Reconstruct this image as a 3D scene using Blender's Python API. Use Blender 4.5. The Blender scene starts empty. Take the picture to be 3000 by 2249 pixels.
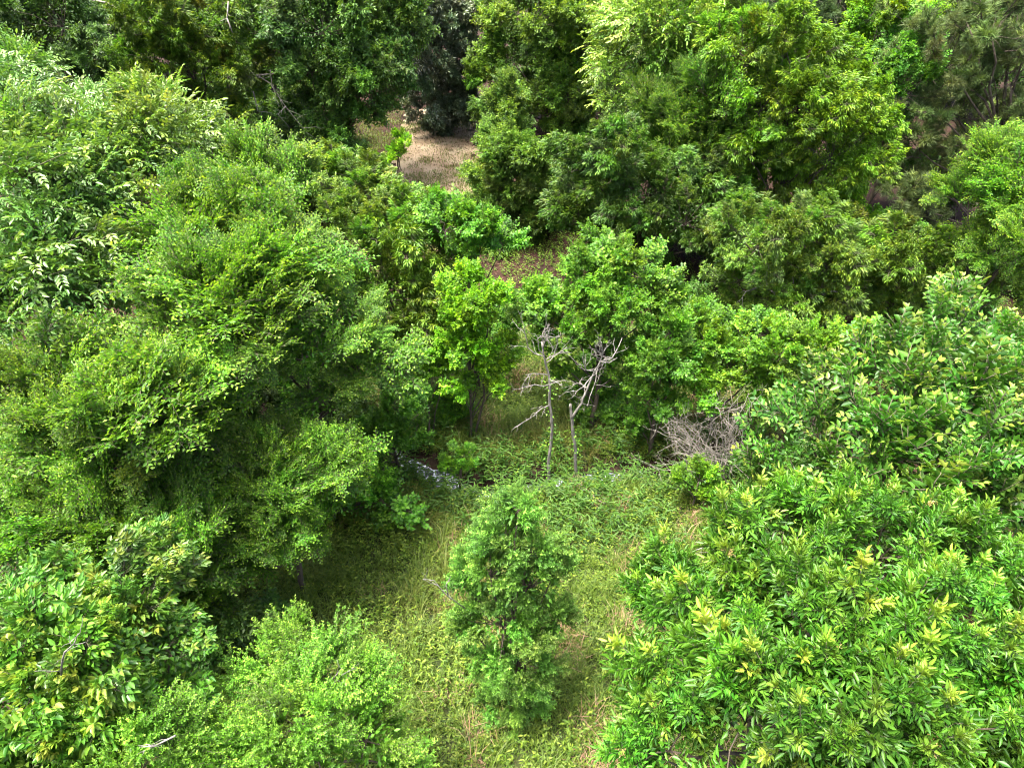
import bpy, math, random
import numpy as np
from mathutils import Vector, Matrix

# ------------------------------------------------------------------ camera, sky, sun, exposure
scene = bpy.context.scene
C = scene.collection
cam_data = bpy.data.cameras.new('camera')
cam_data.sensor_width = 36.0
cam_data.lens = 24.0
cam_data.clip_start = 0.1
cam_data.clip_end = 3000.0
cam = bpy.data.objects.new('camera', cam_data)
cam.location = (0.0, 0.0, 17.0)
cam.rotation_euler = (math.radians(54.0), 0.0, 0.0)
C.objects.link(cam)
scene.camera = cam

SUN_ELEV, SUN_AZ = math.radians(74.0), math.radians(-110.0)      # azimuth measured from +Y towards +X
world = bpy.data.worlds.new('World')
scene.world = world
world.use_nodes = True
wn = world.node_tree
sky = wn.nodes.new('ShaderNodeTexSky')
sky.sky_type = 'NISHITA'
sky.sun_disc = False
sky.sun_elevation = SUN_ELEV
sky.sun_rotation = SUN_AZ
sky.air_density = 0.7
sky.dust_density = 8.0
sky.ozone_density = 1.0
bg = wn.nodes['Background']
bg.inputs['Strength'].default_value = 0.135
wn.links.new(sky.outputs['Color'], bg.inputs['Color'])

sun_data = bpy.data.lights.new('sun', 'SUN')
sun_data.energy = 2.0
sun_data.angle = math.radians(16.0)
sun_data.color = (1.0, 0.96, 0.88)
sun = bpy.data.objects.new('sun', sun_data)
sd = Vector((math.sin(SUN_AZ) * math.cos(SUN_ELEV), math.cos(SUN_AZ) * math.cos(SUN_ELEV), math.sin(SUN_ELEV)))
sun.rotation_euler = sd.to_track_quat('Z', 'Y').to_euler()
sun.location = (0, 0, 60)
C.objects.link(sun)

scene.view_settings.view_transform = 'Standard'
scene.view_settings.look = 'None'
scene.view_settings.gamma = 1.0
scene.view_settings.exposure = 2.78
cy = scene.cycles
cy.filter_width = 1.1
cy.max_bounces = 8
cy.diffuse_bounces = 4
cy.glossy_bounces = 2
cy.transmission_bounces = 4
cy.caustics_reflective = False
cy.caustics_refractive = False
cy.sample_clamp_indirect = 6.0

rng = np.random.default_rng(7)
random.seed(7)

# ------------------------------------------------------------------ small maths helpers
def vnoise(x, y, s, seed=0):
    """smooth value noise in 0..1, cell size s"""
    x = np.asarray(x, float) / s + 1000.3 + seed * 17.17
    y = np.asarray(y, float) / s + 1000.7 + seed * 9.31
    xi, yi = np.floor(x).astype(np.int64), np.floor(y).astype(np.int64)
    fx, fy = x - xi, y - yi
    fx, fy = fx * fx * (3 - 2 * fx), fy * fy * (3 - 2 * fy)
    def h(a, b):
        n = (a * 374761393 + b * 668265263 + seed * 1442695041) & 0xffffffff
        n = ((n ^ (n >> 13)) * 1274126177) & 0xffffffff
        return ((n ^ (n >> 16)) & 0xffff) / 65535.0
    return (h(xi, yi) * (1 - fx) + h(xi + 1, yi) * fx) * (1 - fy) + (h(xi, yi + 1) * (1 - fx) + h(xi + 1, yi + 1) * fx) * fy

def fbm(x, y, s, seed=0):
    return (vnoise(x, y, s, seed) + .5 * vnoise(x, y, s * .5, seed + 1) + .25 * vnoise(x, y, s * .25, seed + 2)) / 1.75

CREEK = np.array([(-30, 27.0), (-14, 23.5), (-9, 21.8), (-6.2, 20.6), (-3.9, 19.15), (-2.9, 18.5), (-2.2, 17.75), (-1.0, 17.35), (1.3, 17.75), (3.8, 18.3), (6.2, 18.6), (9.0, 19.4), (14, 19.6), (32, 22.0)])
def creek_dist(x, y):
    x, y = np.asarray(x, float), np.asarray(y, float)
    best = np.full(x.shape, 1e9)
    for (ax, ay), (bx, by) in zip(CREEK[:-1], CREEK[1:]):
        dx, dy = bx - ax, by - ay
        t = np.clip(((x - ax) * dx + (y - ay) * dy) / (dx * dx + dy * dy), 0, 1)
        best = np.minimum(best, np.hypot(x - ax - t * dx, y - ay - t * dy))
    return best

def height(x, y):
    x, y = np.asarray(x, float), np.asarray(y, float)
    near = np.clip((32 - y) / 6, 0, 1)
    b = (fbm(x, y, 3.0, 5) - .5) * .35 * near
    d = creek_dist(x, y) + (vnoise(x, y, .8, 3) - .5) * .35
    return b - 0.85 * np.clip(1.1 - d / .75, 0, 1) ** .7 * np.clip((40 - np.abs(x)) / 8, 0, 1)

# ------------------------------------------------------------------ mesh builders
def make_mesh(name, verts, faces_flat, loop_counts, mats, mat_idx=None, attrs=None, smooth=False):
    me = bpy.data.meshes.new(name)
    nv, nl, nf = len(verts), len(faces_flat), len(loop_counts)
    me.vertices.add(nv); me.loops.add(nl); me.polygons.add(nf)
    me.vertices.foreach_set('co', np.ascontiguousarray(verts, np.float32).ravel())
    me.loops.foreach_set('vertex_index', np.ascontiguousarray(faces_flat, np.int32))
    starts = np.concatenate([[0], np.cumsum(loop_counts)[:-1]]).astype(np.int32)
    me.polygons.foreach_set('loop_start', starts)
    if mat_idx is not None:
        me.polygons.foreach_set('material_index', np.ascontiguousarray(mat_idx, np.int32))
    for k, v in (attrs or {}).items():
        a = me.attributes.new(k, 'FLOAT', 'POINT')
        a.data.foreach_set('value', np.ascontiguousarray(v, np.float32))
    me.update(calc_edges=True)
    if smooth:
        me.polygons.foreach_set('use_smooth', np.ones(nf, bool))
    for m in mats:
        me.materials.append(m)
    return me

T6V = np.array([(0, 0, 0), (.30, .46, .10), (.66, .38, .07), (1, 0, -.12), (.66, -.38, .07), (.30, -.46, .10)])
T6F = [(0, 1, 2, 3), (0, 3, 4, 5)]
T4V = np.array([(0, 0, 0), (.45, .5, .12), (1, 0, -.10), (.45, -.5, .12)])
T4F = [(0, 2, 1), (0, 3, 2)]
TNV = np.array([(0, .5, 0), (0, -.5, 0), (1, 0, 0)])
TNF = [(0, 1, 2)]

class Leaves:
    """collects leaves (and twigs) and turns them into one mesh"""
    def __init__(self, template='6'):
        self.t = template
        self.a = []
        self.tw = []
    def add(self, p, d, n, L, W, tint=0.0):
        self.a.append((*p, *d, *n, L, W, tint))
    def twig(self, pts, r0, r1):
        self.tw.append((pts, r0, r1))
    def mesh(self, name, leaf_mat, bark_mat, seed=0):
        V, F, Cn, M, tint, vary = [], [], [], [], [], []
        nv = 0
        if self.a:
            A = np.array(self.a)
            p, d, n, L, W, ti = A[:, :3], A[:, 3:6], A[:, 6:9], A[:, 9:10], A[:, 10:11], A[:, 11]
            d = d / np.maximum(np.linalg.norm(d, axis=1, keepdims=True), 1e-6)
            s = np.cross(n, d); s /= np.maximum(np.linalg.norm(s, axis=1, keepdims=True), 1e-6)
            n = np.cross(d, s)
            TV, TF = {'6': (T6V, T6F), '4': (T4V, T4F), 'n': (TNV, TNF)}[self.t]
            k = len(TV)
            v = p[:, None] + TV[None, :, 0:1] * (d * L)[:, None] + TV[None, :, 1:2] * (s * W)[:, None] + TV[None, :, 2:3] * (n * L)[:, None]
            V.append(v.reshape(-1, 3))
            base = (np.arange(len(A)) * k)[:, None, None]
            f = np.array(TF)[None] + base
            F.append(f.ravel()); Cn.append(np.full(len(A) * len(TF), len(TF[0]))); M.append(np.zeros(len(A) * len(TF)))
            r = np.random.default_rng(seed + 91)
            tint.append(np.repeat(ti, k)); vary.append(np.repeat(r.random(len(A)), k))
            nv = len(A) * k
        if self.tw:
            tv, tf, tc = tubes(self.tw, 4 if self.t != '6' else 4)
            V.append(tv); F.append(tf + nv); Cn.append(tc); M.append(np.ones(len(tc)))
            tint.append(np.zeros(len(tv))); vary.append(np.full(len(tv), .5))
        return make_mesh(name, np.concatenate(V), np.concatenate(F), np.concatenate(Cn), [leaf_mat, bark_mat], np.concatenate(M),
                         {'tint': np.concatenate(tint), 'vary': np.concatenate(vary)})

def tubes(lines, sides=6, noise=0.0, seed=0):
    """lines: (points, r0, r1) polylines -> verts, flat face indices, loop counts"""
    V, F, n0 = [], [], 0
    cnt = []
    r = np.random.default_rng(seed)
    ang = np.arange(sides) * 2 * math.pi / sides
    for pts, r0, r1 in lines:
        P = np.array(pts, float)
        m = len(P)
        t = np.gradient(P, axis=0)
        t /= np.maximum(np.linalg.norm(t, axis=1, keepdims=True), 1e-9)
        ref = np.array((0.31, 0.83, 0.46)) if abs(t[0] @ np.array((0.31, 0.83, 0.46))) < .85 else np.array((1, 0, 0))
        a = np.cross(t, ref); a /= np.linalg.norm(a, axis=1, keepdims=True)
        b = np.cross(t, a)
        rad = np.linspace(r0, r1, m)[:, None, None]
        if noise:
            rad = rad * (1 + noise * (r.random((m, sides, 1)) - .5))
        ring = P[:, None] + rad * (np.cos(ang)[None, :, None] * a[:, None] + np.sin(ang)[None, :, None] * b[:, None])
        V.append(ring.reshape(-1, 3))
        i = np.arange(m - 1)[:, None] * sides
        j = np.arange(sides)[None]
        j2 = (j + 1) % sides
        q = np.stack([i + j, i + j2, i + sides + j2, i + sides + j], -1).reshape(-1, 4) + n0
        F.append(q.ravel()); cnt.append(np.full(len(q), 4))
        F.append(np.arange(sides)[::-1] + n0); F.append(np.arange(sides) + n0 + (m - 1) * sides)
        cnt.append(np.array([sides, sides]))
        n0 += m * sides
    return np.concatenate(V), np.concatenate(F).astype(np.int64), np.concatenate(cnt)

def bend(p, q, r, wig=.12, m=6):
    """a slightly crooked polyline from p to q"""
    p, q = np.array(p, float), np.array(q, float)
    L = np.linalg.norm(q - p)
    t = np.linspace(0, 1, m)[:, None]
    off = np.cumsum(r.normal(0, 1, (m, 3)), axis=0)
    off -= t * off[-1] + (1 - t) * off[0]
    return p + (q - p) * t + off * wig * L / m

# ------------------------------------------------------------------ materials
def new_mat(name):
    m = bpy.data.materials.new(name); m.use_nodes = True
    m.node_tree.nodes.clear()
    return m, m.node_tree.nodes, m.node_tree.links

def rgb(c): return (c[0], c[1], c[2], 1.0)

def leaf_material(name, old, mid, young, rough=.42, trans=.35, tcol=(1.25, 1.15, .55), under=1.25, spec=.32):
    """old/mid: the species' leaf colours, mixed per leaf; young: new growth at shoot tips; Object Info colour: the individual tree"""
    m, N, Lk = new_mat(name)
    out = N.new('ShaderNodeOutputMaterial')
    at = N.new('ShaderNodeAttribute'); at.attribute_name = 'tint'
    av = N.new('ShaderNodeAttribute'); av.attribute_name = 'vary'
    oi = N.new('ShaderNodeObjectInfo')
    m1 = N.new('ShaderNodeMix'); m1.data_type = 'RGBA'
    m1.inputs[6].default_value = rgb(old); m1.inputs[7].default_value = rgb(mid)
    Lk.new(av.outputs['Fac'], m1.inputs[0])
    m2 = N.new('ShaderNodeMix'); m2.data_type = 'RGBA'
    Lk.new(m1.outputs[2], m2.inputs[6]); m2.inputs[7].default_value = rgb(young); Lk.new(at.outputs['Fac'], m2.inputs[0])
    mul = N.new('ShaderNodeMix'); mul.data_type = 'RGBA'; mul.blend_type = 'MULTIPLY'; mul.inputs[0].default_value = 1.0
    Lk.new(m2.outputs[2], mul.inputs[6]); Lk.new(oi.outputs['Color'], mul.inputs[7])
    hs = N.new('ShaderNodeHueSaturation')
    mr = N.new('ShaderNodeMapRange'); mr.inputs[3].default_value = .82; mr.inputs[4].default_value = 1.2
    Lk.new(oi.outputs['Random'], mr.inputs[0]); Lk.new(mr.outputs[0], hs.inputs['Value'])
    Lk.new(mul.outputs[2], hs.inputs['Color'])
    geo = N.new('ShaderNodeNewGeometry')
    um = N.new('ShaderNodeMix'); um.data_type = 'RGBA'; um.blend_type = 'MULTIPLY'
    um.inputs[7].default_value = (under, under * .98, under * 1.15, 1)
    Lk.new(geo.outputs['Backfacing'], um.inputs[0]); Lk.new(hs.outputs[0], um.inputs[6])
    p = N.new('ShaderNodeBsdfPrincipled')
    p.inputs['Roughness'].default_value = rough
    p.inputs['Specular IOR Level'].default_value = spec
    Lk.new(um.outputs[2], p.inputs['Base Color'])
    tm = N.new('ShaderNodeMix'); tm.data_type = 'RGBA'; tm.blend_type = 'MULTIPLY'; tm.inputs[0].default_value = 1
    Lk.new(hs.outputs[0], tm.inputs[6]); tm.inputs[7].default_value = rgb([c * 1.5 for c in tcol])
    tr = N.new('ShaderNodeBsdfTranslucent'); Lk.new(tm.outputs[2], tr.inputs['Color'])
    mix = N.new('ShaderNodeMixShader'); mix.inputs[0].default_value = trans
    Lk.new(p.outputs[0], mix.inputs[1]); Lk.new(tr.outputs[0], mix.inputs[2])
    Lk.new(mix.outputs[0], out.inputs[0])
    return m

def bark_material(name, c1, c2, scale=8.0, rough=.9):
    m, N, Lk = new_mat(name)
    out = N.new('ShaderNodeOutputMaterial')
    tc = N.new('ShaderNodeTexCoord')
    mp = N.new('ShaderNodeMapping'); mp.inputs['Scale'].default_value = (1, 1, .25)
    Lk.new(tc.outputs['Object'], mp.inputs[0])
    no = N.new('ShaderNodeTexNoise'); no.inputs['Scale'].default_value = scale; no.inputs['Detail'].default_value = 6
    Lk.new(mp.outputs[0], no.inputs['Vector'])
    cr = N.new('ShaderNodeValToRGB')
    cr.color_ramp.elements[0].position = .35; cr.color_ramp.elements[0].color = rgb(c1)
    cr.color_ramp.elements[1].position = .68; cr.color_ramp.elements[1].color = rgb(c2)
    Lk.new(no.outputs['Fac'], cr.inputs[0])
    bp = N.new('ShaderNodeBump'); bp.inputs['Strength'].default_value = .5; bp.inputs['Distance'].default_value = .03
    Lk.new(no.outputs['Fac'], bp.inputs['Height'])
    p = N.new('ShaderNodeBsdfPrincipled'); p.inputs['Roughness'].default_value = rough
    Lk.new(cr.outputs[0], p.inputs['Base Color']); Lk.new(bp.outputs[0], p.inputs['Normal'])
    Lk.new(p.outputs[0], out.inputs[0])
    return m

BARK = bark_material('bark', (.024, .018, .012), (.085, .066, .044))
DEAD = bark_material('dead_wood', (.065, .060, .050), (.235, .22, .195), 16)
GREYTWIG = bark_material('grey_twig_wood', (.10, .088, .072), (.30, .275, .235), 12)
TWIG = bark_material('green_twig', (.05, .06, .025), (.12, .11, .06), 20)

MAT = {
 'ash': leaf_material('ash_leaf', (0.0159, 0.0682, 0.0047), (0.0644, 0.1772, 0.0114), (0.3036, 0.4326, 0.0427), rough=.42, trans=.30),
 'broad': leaf_material('hickory_leaf', (0.0182, 0.0705, 0.0068), (0.0630, 0.1772, 0.0152), (.26, .36, .05), rough=.42, trans=.30, spec=.32, under=1.1),
 'cherry': leaf_material('cherry_leaf', (0.0189, 0.0667, 0.0082), (0.0640, 0.1627, 0.0190), (0.1558, 0.2060, 0.0285), rough=.38, trans=.30),
 'privet': leaf_material('privet_leaf', (0.0346, 0.1112, 0.0068), (0.0962, 0.2472, 0.0171), (0.1998, 0.3811, 0.0380), rough=.45, trans=.38),
 'sapling': leaf_material('sapling_leaf', (0.0198, 0.0705, 0.0068), (0.0688, 0.1700, 0.0171), (0.1720, 0.3193, 0.0475), rough=.45, trans=.36),
 'elm': leaf_material('elm_leaf', (.0250, .0950, .0058), (.0780, .2050, .0125), (.2200, .3500, .0260), rough=.5, trans=.36),
 'pecan': leaf_material('pecan_leaf', (0.0302, 0.0876, 0.0109), (0.0950, 0.2009, 0.0266), (0.2200, 0.3296, 0.0760), rough=.38, trans=.28, spec=.5),
 'droop': leaf_material('drooping_leaf', (0.0259, 0.0630, 0.0068), (0.0792, 0.1545, 0.0171), (0.1620, 0.2163, 0.0238), rough=.42, trans=.34),
 'maple': leaf_material('maple_leaf', (0.0266, 0.0927, 0.0068), (0.0836, 0.2112, 0.0152), (0.1672, 0.3193, 0.0238), rough=.5, trans=.38),
 'oak': leaf_material('oak_leaf', (0.0182, 0.0489, 0.0075), (0.0630, 0.1236, 0.0181), (0.1260, 0.2060, 0.0285), rough=.5, trans=.30),
 'magnolia': leaf_material('magnolia_leaf', (0.0187, 0.0356, 0.0164), (0.0750, 0.1081, 0.0570), (0.1200, 0.1545, 0.0760), rough=.34, trans=.12, spec=.5),
 'pine': leaf_material('pine_needle', (0.0288, 0.0459, 0.0137), (0.0700, 0.1215, 0.0342), (0.1300, 0.1854, 0.0475), rough=.6, trans=.18),
}

# ------------------------------------------------------------------ leafy branch shapes, one family per kind of tree
def unit(v):
    v = np.asarray(v, float); return v / max(np.linalg.norm(v), 1e-9)
def rot_about(v, axis, a):
    axis = unit(axis); v = np.asarray(v, float)
    return v * math.cos(a) + np.cross(axis, v) * math.sin(a) + axis * (axis @ v) * (1 - math.cos(a))
def jit(r, s): return r.normal(0, s, 3)
UP = np.array((0, 0, 1.0))

def pinnate(LV, r, p, d, up, rachis, pairs, ll, lw, tint, droop):
    """one compound leaf"""
    d = unit(d); s = unit(np.cross(up, d)); n = np.cross(d, s)
    pts = [p]
    q = np.array(p, float); dd = d.copy()
    for k in range(pairs + 1):
        q = q + dd * rachis / (pairs + .6)
        pts.append(q.copy())
        f = 1 - .25 * k / pairs
        if k < pairs:
            for sg in (1, -1):
                ld = unit(dd * .62 + s * sg * .8 + jit(r, .12) - np.array((0, 0, droop * .35)))
                LV.add(q, ld, unit(n + jit(r, .25)), ll * f * r.uniform(.85, 1.1), lw * f, tint)
        else:
            LV.add(q, unit(dd + jit(r, .1)), unit(n + jit(r, .2)), ll * 1.1, lw, tint)
        dd = unit(dd - np.array((0, 0, droop * .22)))
    LV.twig(pts[:1] + pts[-1:], .003, .0015)

def gen_ash(r):
    LV = Leaves('6')
    def shoot(p, d, S, nodes, lift):
        d = unit(d); a = unit(np.cross(d, (.3, .5, .8))); q = np.array(p, float); ph = r.uniform(0, 6)
        LV.twig([q, q + d * S * .5, q + d * S], .012, .004)
        for i in range(nodes):
            f = (i + .6) / nodes
            pos = q + d * S * (.12 + .88 * f)
            ph += math.pi / 2 + r.normal(0, .2)
            for k in (0, math.pi):
                side = rot_about(a, d, ph + k)
                el = math.radians(70 - 50 * f + r.normal(0, 8))
                ld = unit(d * math.cos(el) + side * math.sin(el))
                t = np.clip((f - .62) / .38, 0, 1) ** 1.3 * lift
                rl = (.30 - .13 * f) * r.uniform(.85, 1.1)
                pinnate(LV, r, pos, ld, d, rl, 3, .165 * (1 - .15 * f), .054 * (1 - .1 * f), t * r.uniform(.7, 1), .45 * (1 - f))
        t = lift
        for k in range(7):
            LV.add(q + d * S * .97, unit(d + jit(r, .38)), unit(jit(r, 1)), .15, .042, t)
    main_l = r.choice([.1, .3, .6, .9])
    shoot((0, 0, 0), (1, 0, .05), .98, 9, main_l)
    for k in range(4):
        a = k * 1.57 + r.uniform(0, 1)
        shoot((.05 + .1 * k, 0, 0), (1, .62 * math.cos(a), .62 * math.sin(a)), .55 * r.uniform(.8, 1.1), 6, r.choice([0, 0, .15, .4]))
    return LV

def gen_pecan(r):
    LV = Leaves('6')
    def shoot(p, d, S, nodes):
        d = unit(d); q = np.array(p, float); a = unit(np.cross(d, (.2, .3, .9))); ph = r.uniform(0, 6)
        LV.twig([q, q + d * S], .014, .005)
        for i in range(nodes):
            f = (i + .5) / nodes
            ph += 2.4
            side = rot_about(a, d, ph)
            el = math.radians(75 - 45 * f)
            ld = unit(d * math.cos(el) + side * math.sin(el) + UP * .15)
            pinnate(LV, r, q + d * S * (.15 + .85 * f), ld, UP, r.uniform(.30, .42), 4, .135 * r.uniform(.8, 1.1), .058, np.clip((f - .7) * 2.2, 0, .7) * r.uniform(.3, 1), .75)
    shoot((0, 0, 0), (1, 0, .1), .95, 9)
    for k in range(6):
        a = k * 1.05 + r.uniform(0, .6)
        shoot((.1 + .09 * k, 0, 0), (1, .9 * math.cos(a), .8 * math.sin(a) + .1), .65 * r.uniform(.7, 1.1), 6)
    return LV

def gen_elm(r):
    """flattish layered sprays of small two-ranked leaves on forking twigs"""
    LV = Leaves('4')
    def leafy(p, d, n, L, lift):
        k = max(4, int(L / .036)); q = np.array(p, float); pts = [q.copy()]
        for j in range(k):
            ff = j / k
            q = q + d * L / k; pts.append(q.copy())
            d = unit(d - UP * .015 + jit(r, .07))
            sd = unit(np.cross(n, d)) * (1 if j % 2 else -1)
            LV.add(q, unit(d * .55 + sd * .8 + jit(r, .22)), unit(n + jit(r, .38)), .078 * r.uniform(.7, 1.15) * (1 - .25 * ff), .040 * (1 - .25 * ff),
                   np.clip((ff - .2) * 1.1, 0, .8) * lift * min(1, .35 + q[0]) * r.uniform(.4, 1.2))
        LV.twig([pts[0], pts[k // 2], pts[-1]], .004, .0015)
    def fork(p, d, L, depth):
        d = unit(d); q = np.array(p, float); m = 7; pts = [q.copy()]
        s = unit(np.cross(UP, d)); n = unit(np.cross(d, s) + jit(r, .25)); n = n if n[2] > 0 else -n
        s = np.cross(n, d)
        for i in range(m):
            q = q + d * L / m; pts.append(q.copy()); d = unit(d + jit(r, .10) - UP * .015)
            for _ in range(3):
                a = r.choice([-1, 1]) * r.uniform(.35, 1.1)
                td = unit(d * math.cos(a) + s * math.sin(a) + n * r.normal(.08, .22))
                leafy(q - d * L / m * r.random(), td, n, r.uniform(.14, .40) * (1.15 - .5 * i / m), r.choice([.2, .5, 1]))
            if depth and i in (1, 3, 4):
                a = r.choice([-1, 1]) * r.uniform(.4, .95)
                fork(q, unit(d * math.cos(a) + s * math.sin(a) + UP * r.normal(.08, .28)), L * r.uniform(.45, .65), depth - 1)
        leafy(q, d, n, .25, 1)
        LV.twig(pts[::2], .010 * (1 + depth) / 2, .004)
    fork((0, 0, 0), (1, 0, .1), .9, 1)
    fork((.1, 0, 0), (1, .36, .16), .8, 1)
    fork((.1, 0, 0), (1, -.36, .14), .8, 1)
    fork((.1, 0, -.05), (1, .1, -.28), .7, 1)
    fork((.1, 0, .05), (.9, -.1, .75), .6, 0)
    return LV

def gen_broad(r):
    LV = Leaves('6')
    def shoot(p, d, S, lift, k=None):
        d = unit(d); q = np.array(p, float); s = unit(np.cross(UP, d)); n = np.cross(d, s)
        roll = r.normal(0, .5); s = rot_about(s, d, roll); n = rot_about(n, d, roll)
        m = k or max(4, int(S / .062)); pts = [q.copy()]; dd = d.copy()
        for i in range(m):
            f = (i + 1) / m
            q = q + dd * S / m; dd = unit(dd + UP * .04 + jit(r, .03)); pts.append(q.copy())
            sg = 1 if i % 2 else -1
            ld = unit(dd * (.45 + .35 * f) + s * sg * .85 + UP * (.12 - .3 * (1 - f)) + jit(r, .12))
            LV.add(q, ld, unit(n + UP * .5 + jit(r, .25)), (.185 * r.uniform(.8, 1.12)) * (1 - .3 * f), .098 * (1 - .3 * f), np.clip((f - .55) / .45, 0, 1) * lift * r.uniform(.75, 1))
        LV.add(q, dd, n, .09, .035, lift)
        LV.twig([pts[0], pts[len(pts) // 2], pts[-1]], .011, .004)
    shoot((0, 0, 0), (1, 0, .2), 1.0, r.choice([0, .3, .9, 1.0]))
    for i in range(17):
        f = i / 17
        a = r.uniform(0, 6.28)
        shoot((.1 + .8 * f, 0, .1 * f), (.9, .95 * math.cos(a), .8 * math.sin(a) + .25), r.uniform(.35, .62) * (1 - .4 * f), r.choice([0, 0, .15, .4, .9]))
    return LV

def gen_umbrella(r, ntips, nl, ll, lw, spread, tintmax, orient=.75, tpl='6'):
    LV = Leaves(tpl)
    LV.twig([(0, 0, 0), (.5, 0, .02), (.9, 0, .0)], .016, .006)
    for k in range(ntips):
        f = (k + .5) / ntips
        a = r.uniform(0, 6.28)
        st = np.array((.1 + .75 * f, 0, 0))
        td = unit((.75, spread * math.cos(a), spread * math.sin(a) + .15))
        tl = r.uniform(.25, .6) * (1 - .35 * f)
        tip = st + td * tl
        LV.twig([st, st + td * tl * .5 + UP * .02, tip], .006, .003)
        t = tintmax * r.choice([0, 0, .3, 1])
        for j in range(nl):
            b = j * 2.4 + r.normal(0, .3); g = (j + .5) / nl
            pos = tip - td * tl * .55 * (1 - g)
            side = rot_about(unit(np.cross(td, (.1, .2, .95))), td, b)
            ld = unit(td * (.35 + .6 * g) + side * .9 - UP * orient * r.uniform(.6, 1.2))
            nn = unit(UP + side * .8 + jit(r, .25))
            LV.add(pos, ld, nn, ll * r.uniform(.8, 1.15), lw * r.uniform(.85, 1.1), t * g * r.uniform(.5, 1))
    return LV

def gen_privet(r, ns=15, ll=.066, lw=.035):
    LV = Leaves('6')
    for k in range(ns):
        a = r.uniform(0, 6.28); sp = r.uniform(.1, .75)
        d = unit((1, sp * math.cos(a), sp * math.sin(a))); S = r.uniform(.55, 1.05)
        q = np.array((r.uniform(0, .2), 0, 0)); pts = [q.copy()]; m = int(S / .042)
        ph = r.uniform(0, 6); lift = r.choice([0, .2, .6, 1.0])
        for i in range(m):
            f = (i + 1) / m
            q = q + d * S / m; d = unit(d + jit(r, .05) - UP * .012); pts.append(q.copy())
            ph += math.pi / 2
            base = unit(np.cross(d, (.3, .1, .9)))
            for kk in (0, math.pi):
                s = rot_about(base, d, ph + kk)
                LV.add(q, unit(d * .6 + s * .8 + jit(r, .15)), unit(d * .7 - s * .5 + UP * .5 + jit(r, .25)), ll * r.uniform(.75, 1.15) * (1 - .3 * f), lw * (1 - .25 * f), np.clip((f - .5) * 2, 0, 1) * lift)
            if i % 3 == 1 and i < m - 3:
                s = rot_about(base, d, r.uniform(0, 6.28)); td = unit(d * .7 + s * .75); tp = q.copy()
                for j in range(5):
                    tp = tp + td * .04
                    sd = unit(np.cross(td, jit(r, 1)))
                    for sg in (1, -1):
                        LV.add(tp, unit(td * .6 + sd * sg * .8), unit(UP + jit(r, .4)), ll * .85 * r.uniform(.7, 1.1), lw * .85, lift * .5 * j / 5)
                LV.twig([q, tp], .003, .0015)
        LV.twig(pts[::4] + [pts[-1]], .007, .002)
    return LV

def gen_clump(r, ntw, nl, ll, lw, tintmax, layered=.0, tpl='6'):
    LV = Leaves(tpl)
    LV.twig([(0, 0, 0), (.4, 0, .03), (.8, 0, .05)], .018, .007)
    for k in range(ntw):
        f = r.uniform(0, 1)
        st = np.array((.05 + .6 * f, 0, .04 * f))
        a = r.uniform(0, 6.28)
        d = unit((.7 + .5 * f, math.cos(a) * .95, math.sin(a) * (.95 - .5 * layered) + .1))
        tl = r.uniform(.18, .58)
        tip = st + d * tl
        LV.twig([st, tip], .005, .0025)
        t = tintmax * r.choice([0, 0, .2, .6, 1])
        for j in range(nl):
            g = (j + .5) / nl
            pos = st + d * tl * (.45 + .55 * g)
            s = rot_about(unit(np.cross(d, (.2, .3, .9))), d, j * 2.4 + r.normal(0, .3))
            s = unit(s * (1, 1, 1 - .6 * layered))
            ld = unit(d * (.25 + .6 * g) + s * .95 - UP * .2 + jit(r, .12))
            LV.add(pos, ld, unit(UP * (1 + layered) + d * .5 + jit(r, .4)), ll * r.uniform(.75, 1.15), lw * r.uniform(.8, 1.1), t * (.3 + .7 * g))
    return LV

def gen_pine(r):
    LV = Leaves('n')
    LV.twig([(0, 0, 0), (.5, 0, -.02), (.95, 0, .08)], .022, .008)
    for k in range(17):
        f = (k + .5) / 17; a = r.uniform(0, 6.28)
        st = np.array((.05 + .85 * f, 0, 0))
        d = unit((.8, math.cos(a) * .9, math.sin(a) * .6 + .3)); tl = r.uniform(.15, .5) * (1 - .3 * f)
        tip = st + d * tl
        LV.twig([st, tip], .008, .005)
        t = r.choice([0, 0, .3, 1.0])
        for j in range(46):
            g = r.uniform(0, 1)
            b = r.uniform(0, 6.28)
            s = rot_about(unit(np.cross(d, (.2, .4, .8))), d, b)
            LV.add(tip - d * .16 * (1 - g), unit(d * r.uniform(.35, 1.1) + s * .75), jit(r, 1), r.uniform(.16, .26), .016, t * r.uniform(.4, 1))
    return LV

GEN = {
 'ash': gen_ash, 'broad': gen_broad, 'privet': gen_privet, 'elm': gen_elm, 'pecan': gen_pecan, 'pine': gen_pine,
 'cherry': lambda r: gen_umbrella(r, 30, 12, .145, .072, .85, .9, .65),
 'droop': lambda r: gen_umbrella(r, 44, 14, .135, .042, .95, .7, .95),
 'sapling': lambda r: gen_privet(r, 16, .105, .038),
 'maple': lambda r: gen_clump(r, 74, 8, .105, .080, .9, .6, '4'),
 'oak': lambda r: gen_clump(r, 105, 9, .110, .056, .8, .15, '4'),
 'magnolia': lambda r: gen_umbrella(r, 46, 12, .15, .052, .95, .8, .5, '4'),
}
BOUGHS = {}
def boughs(sp):
    if sp not in BOUGHS:
        BOUGHS[sp] = []
        for k in range(7):
            sd_ = 100 * (sorted(GEN).index(sp) + 1) + k
            r = np.random.default_rng(sd_)
            BOUGHS[sp].append(GEN[sp](r).mesh(sp + '_leaves', MAT[sp], TWIG if sp != 'pine' else BARK, sd_))
    return BOUGHS[sp]

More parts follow.
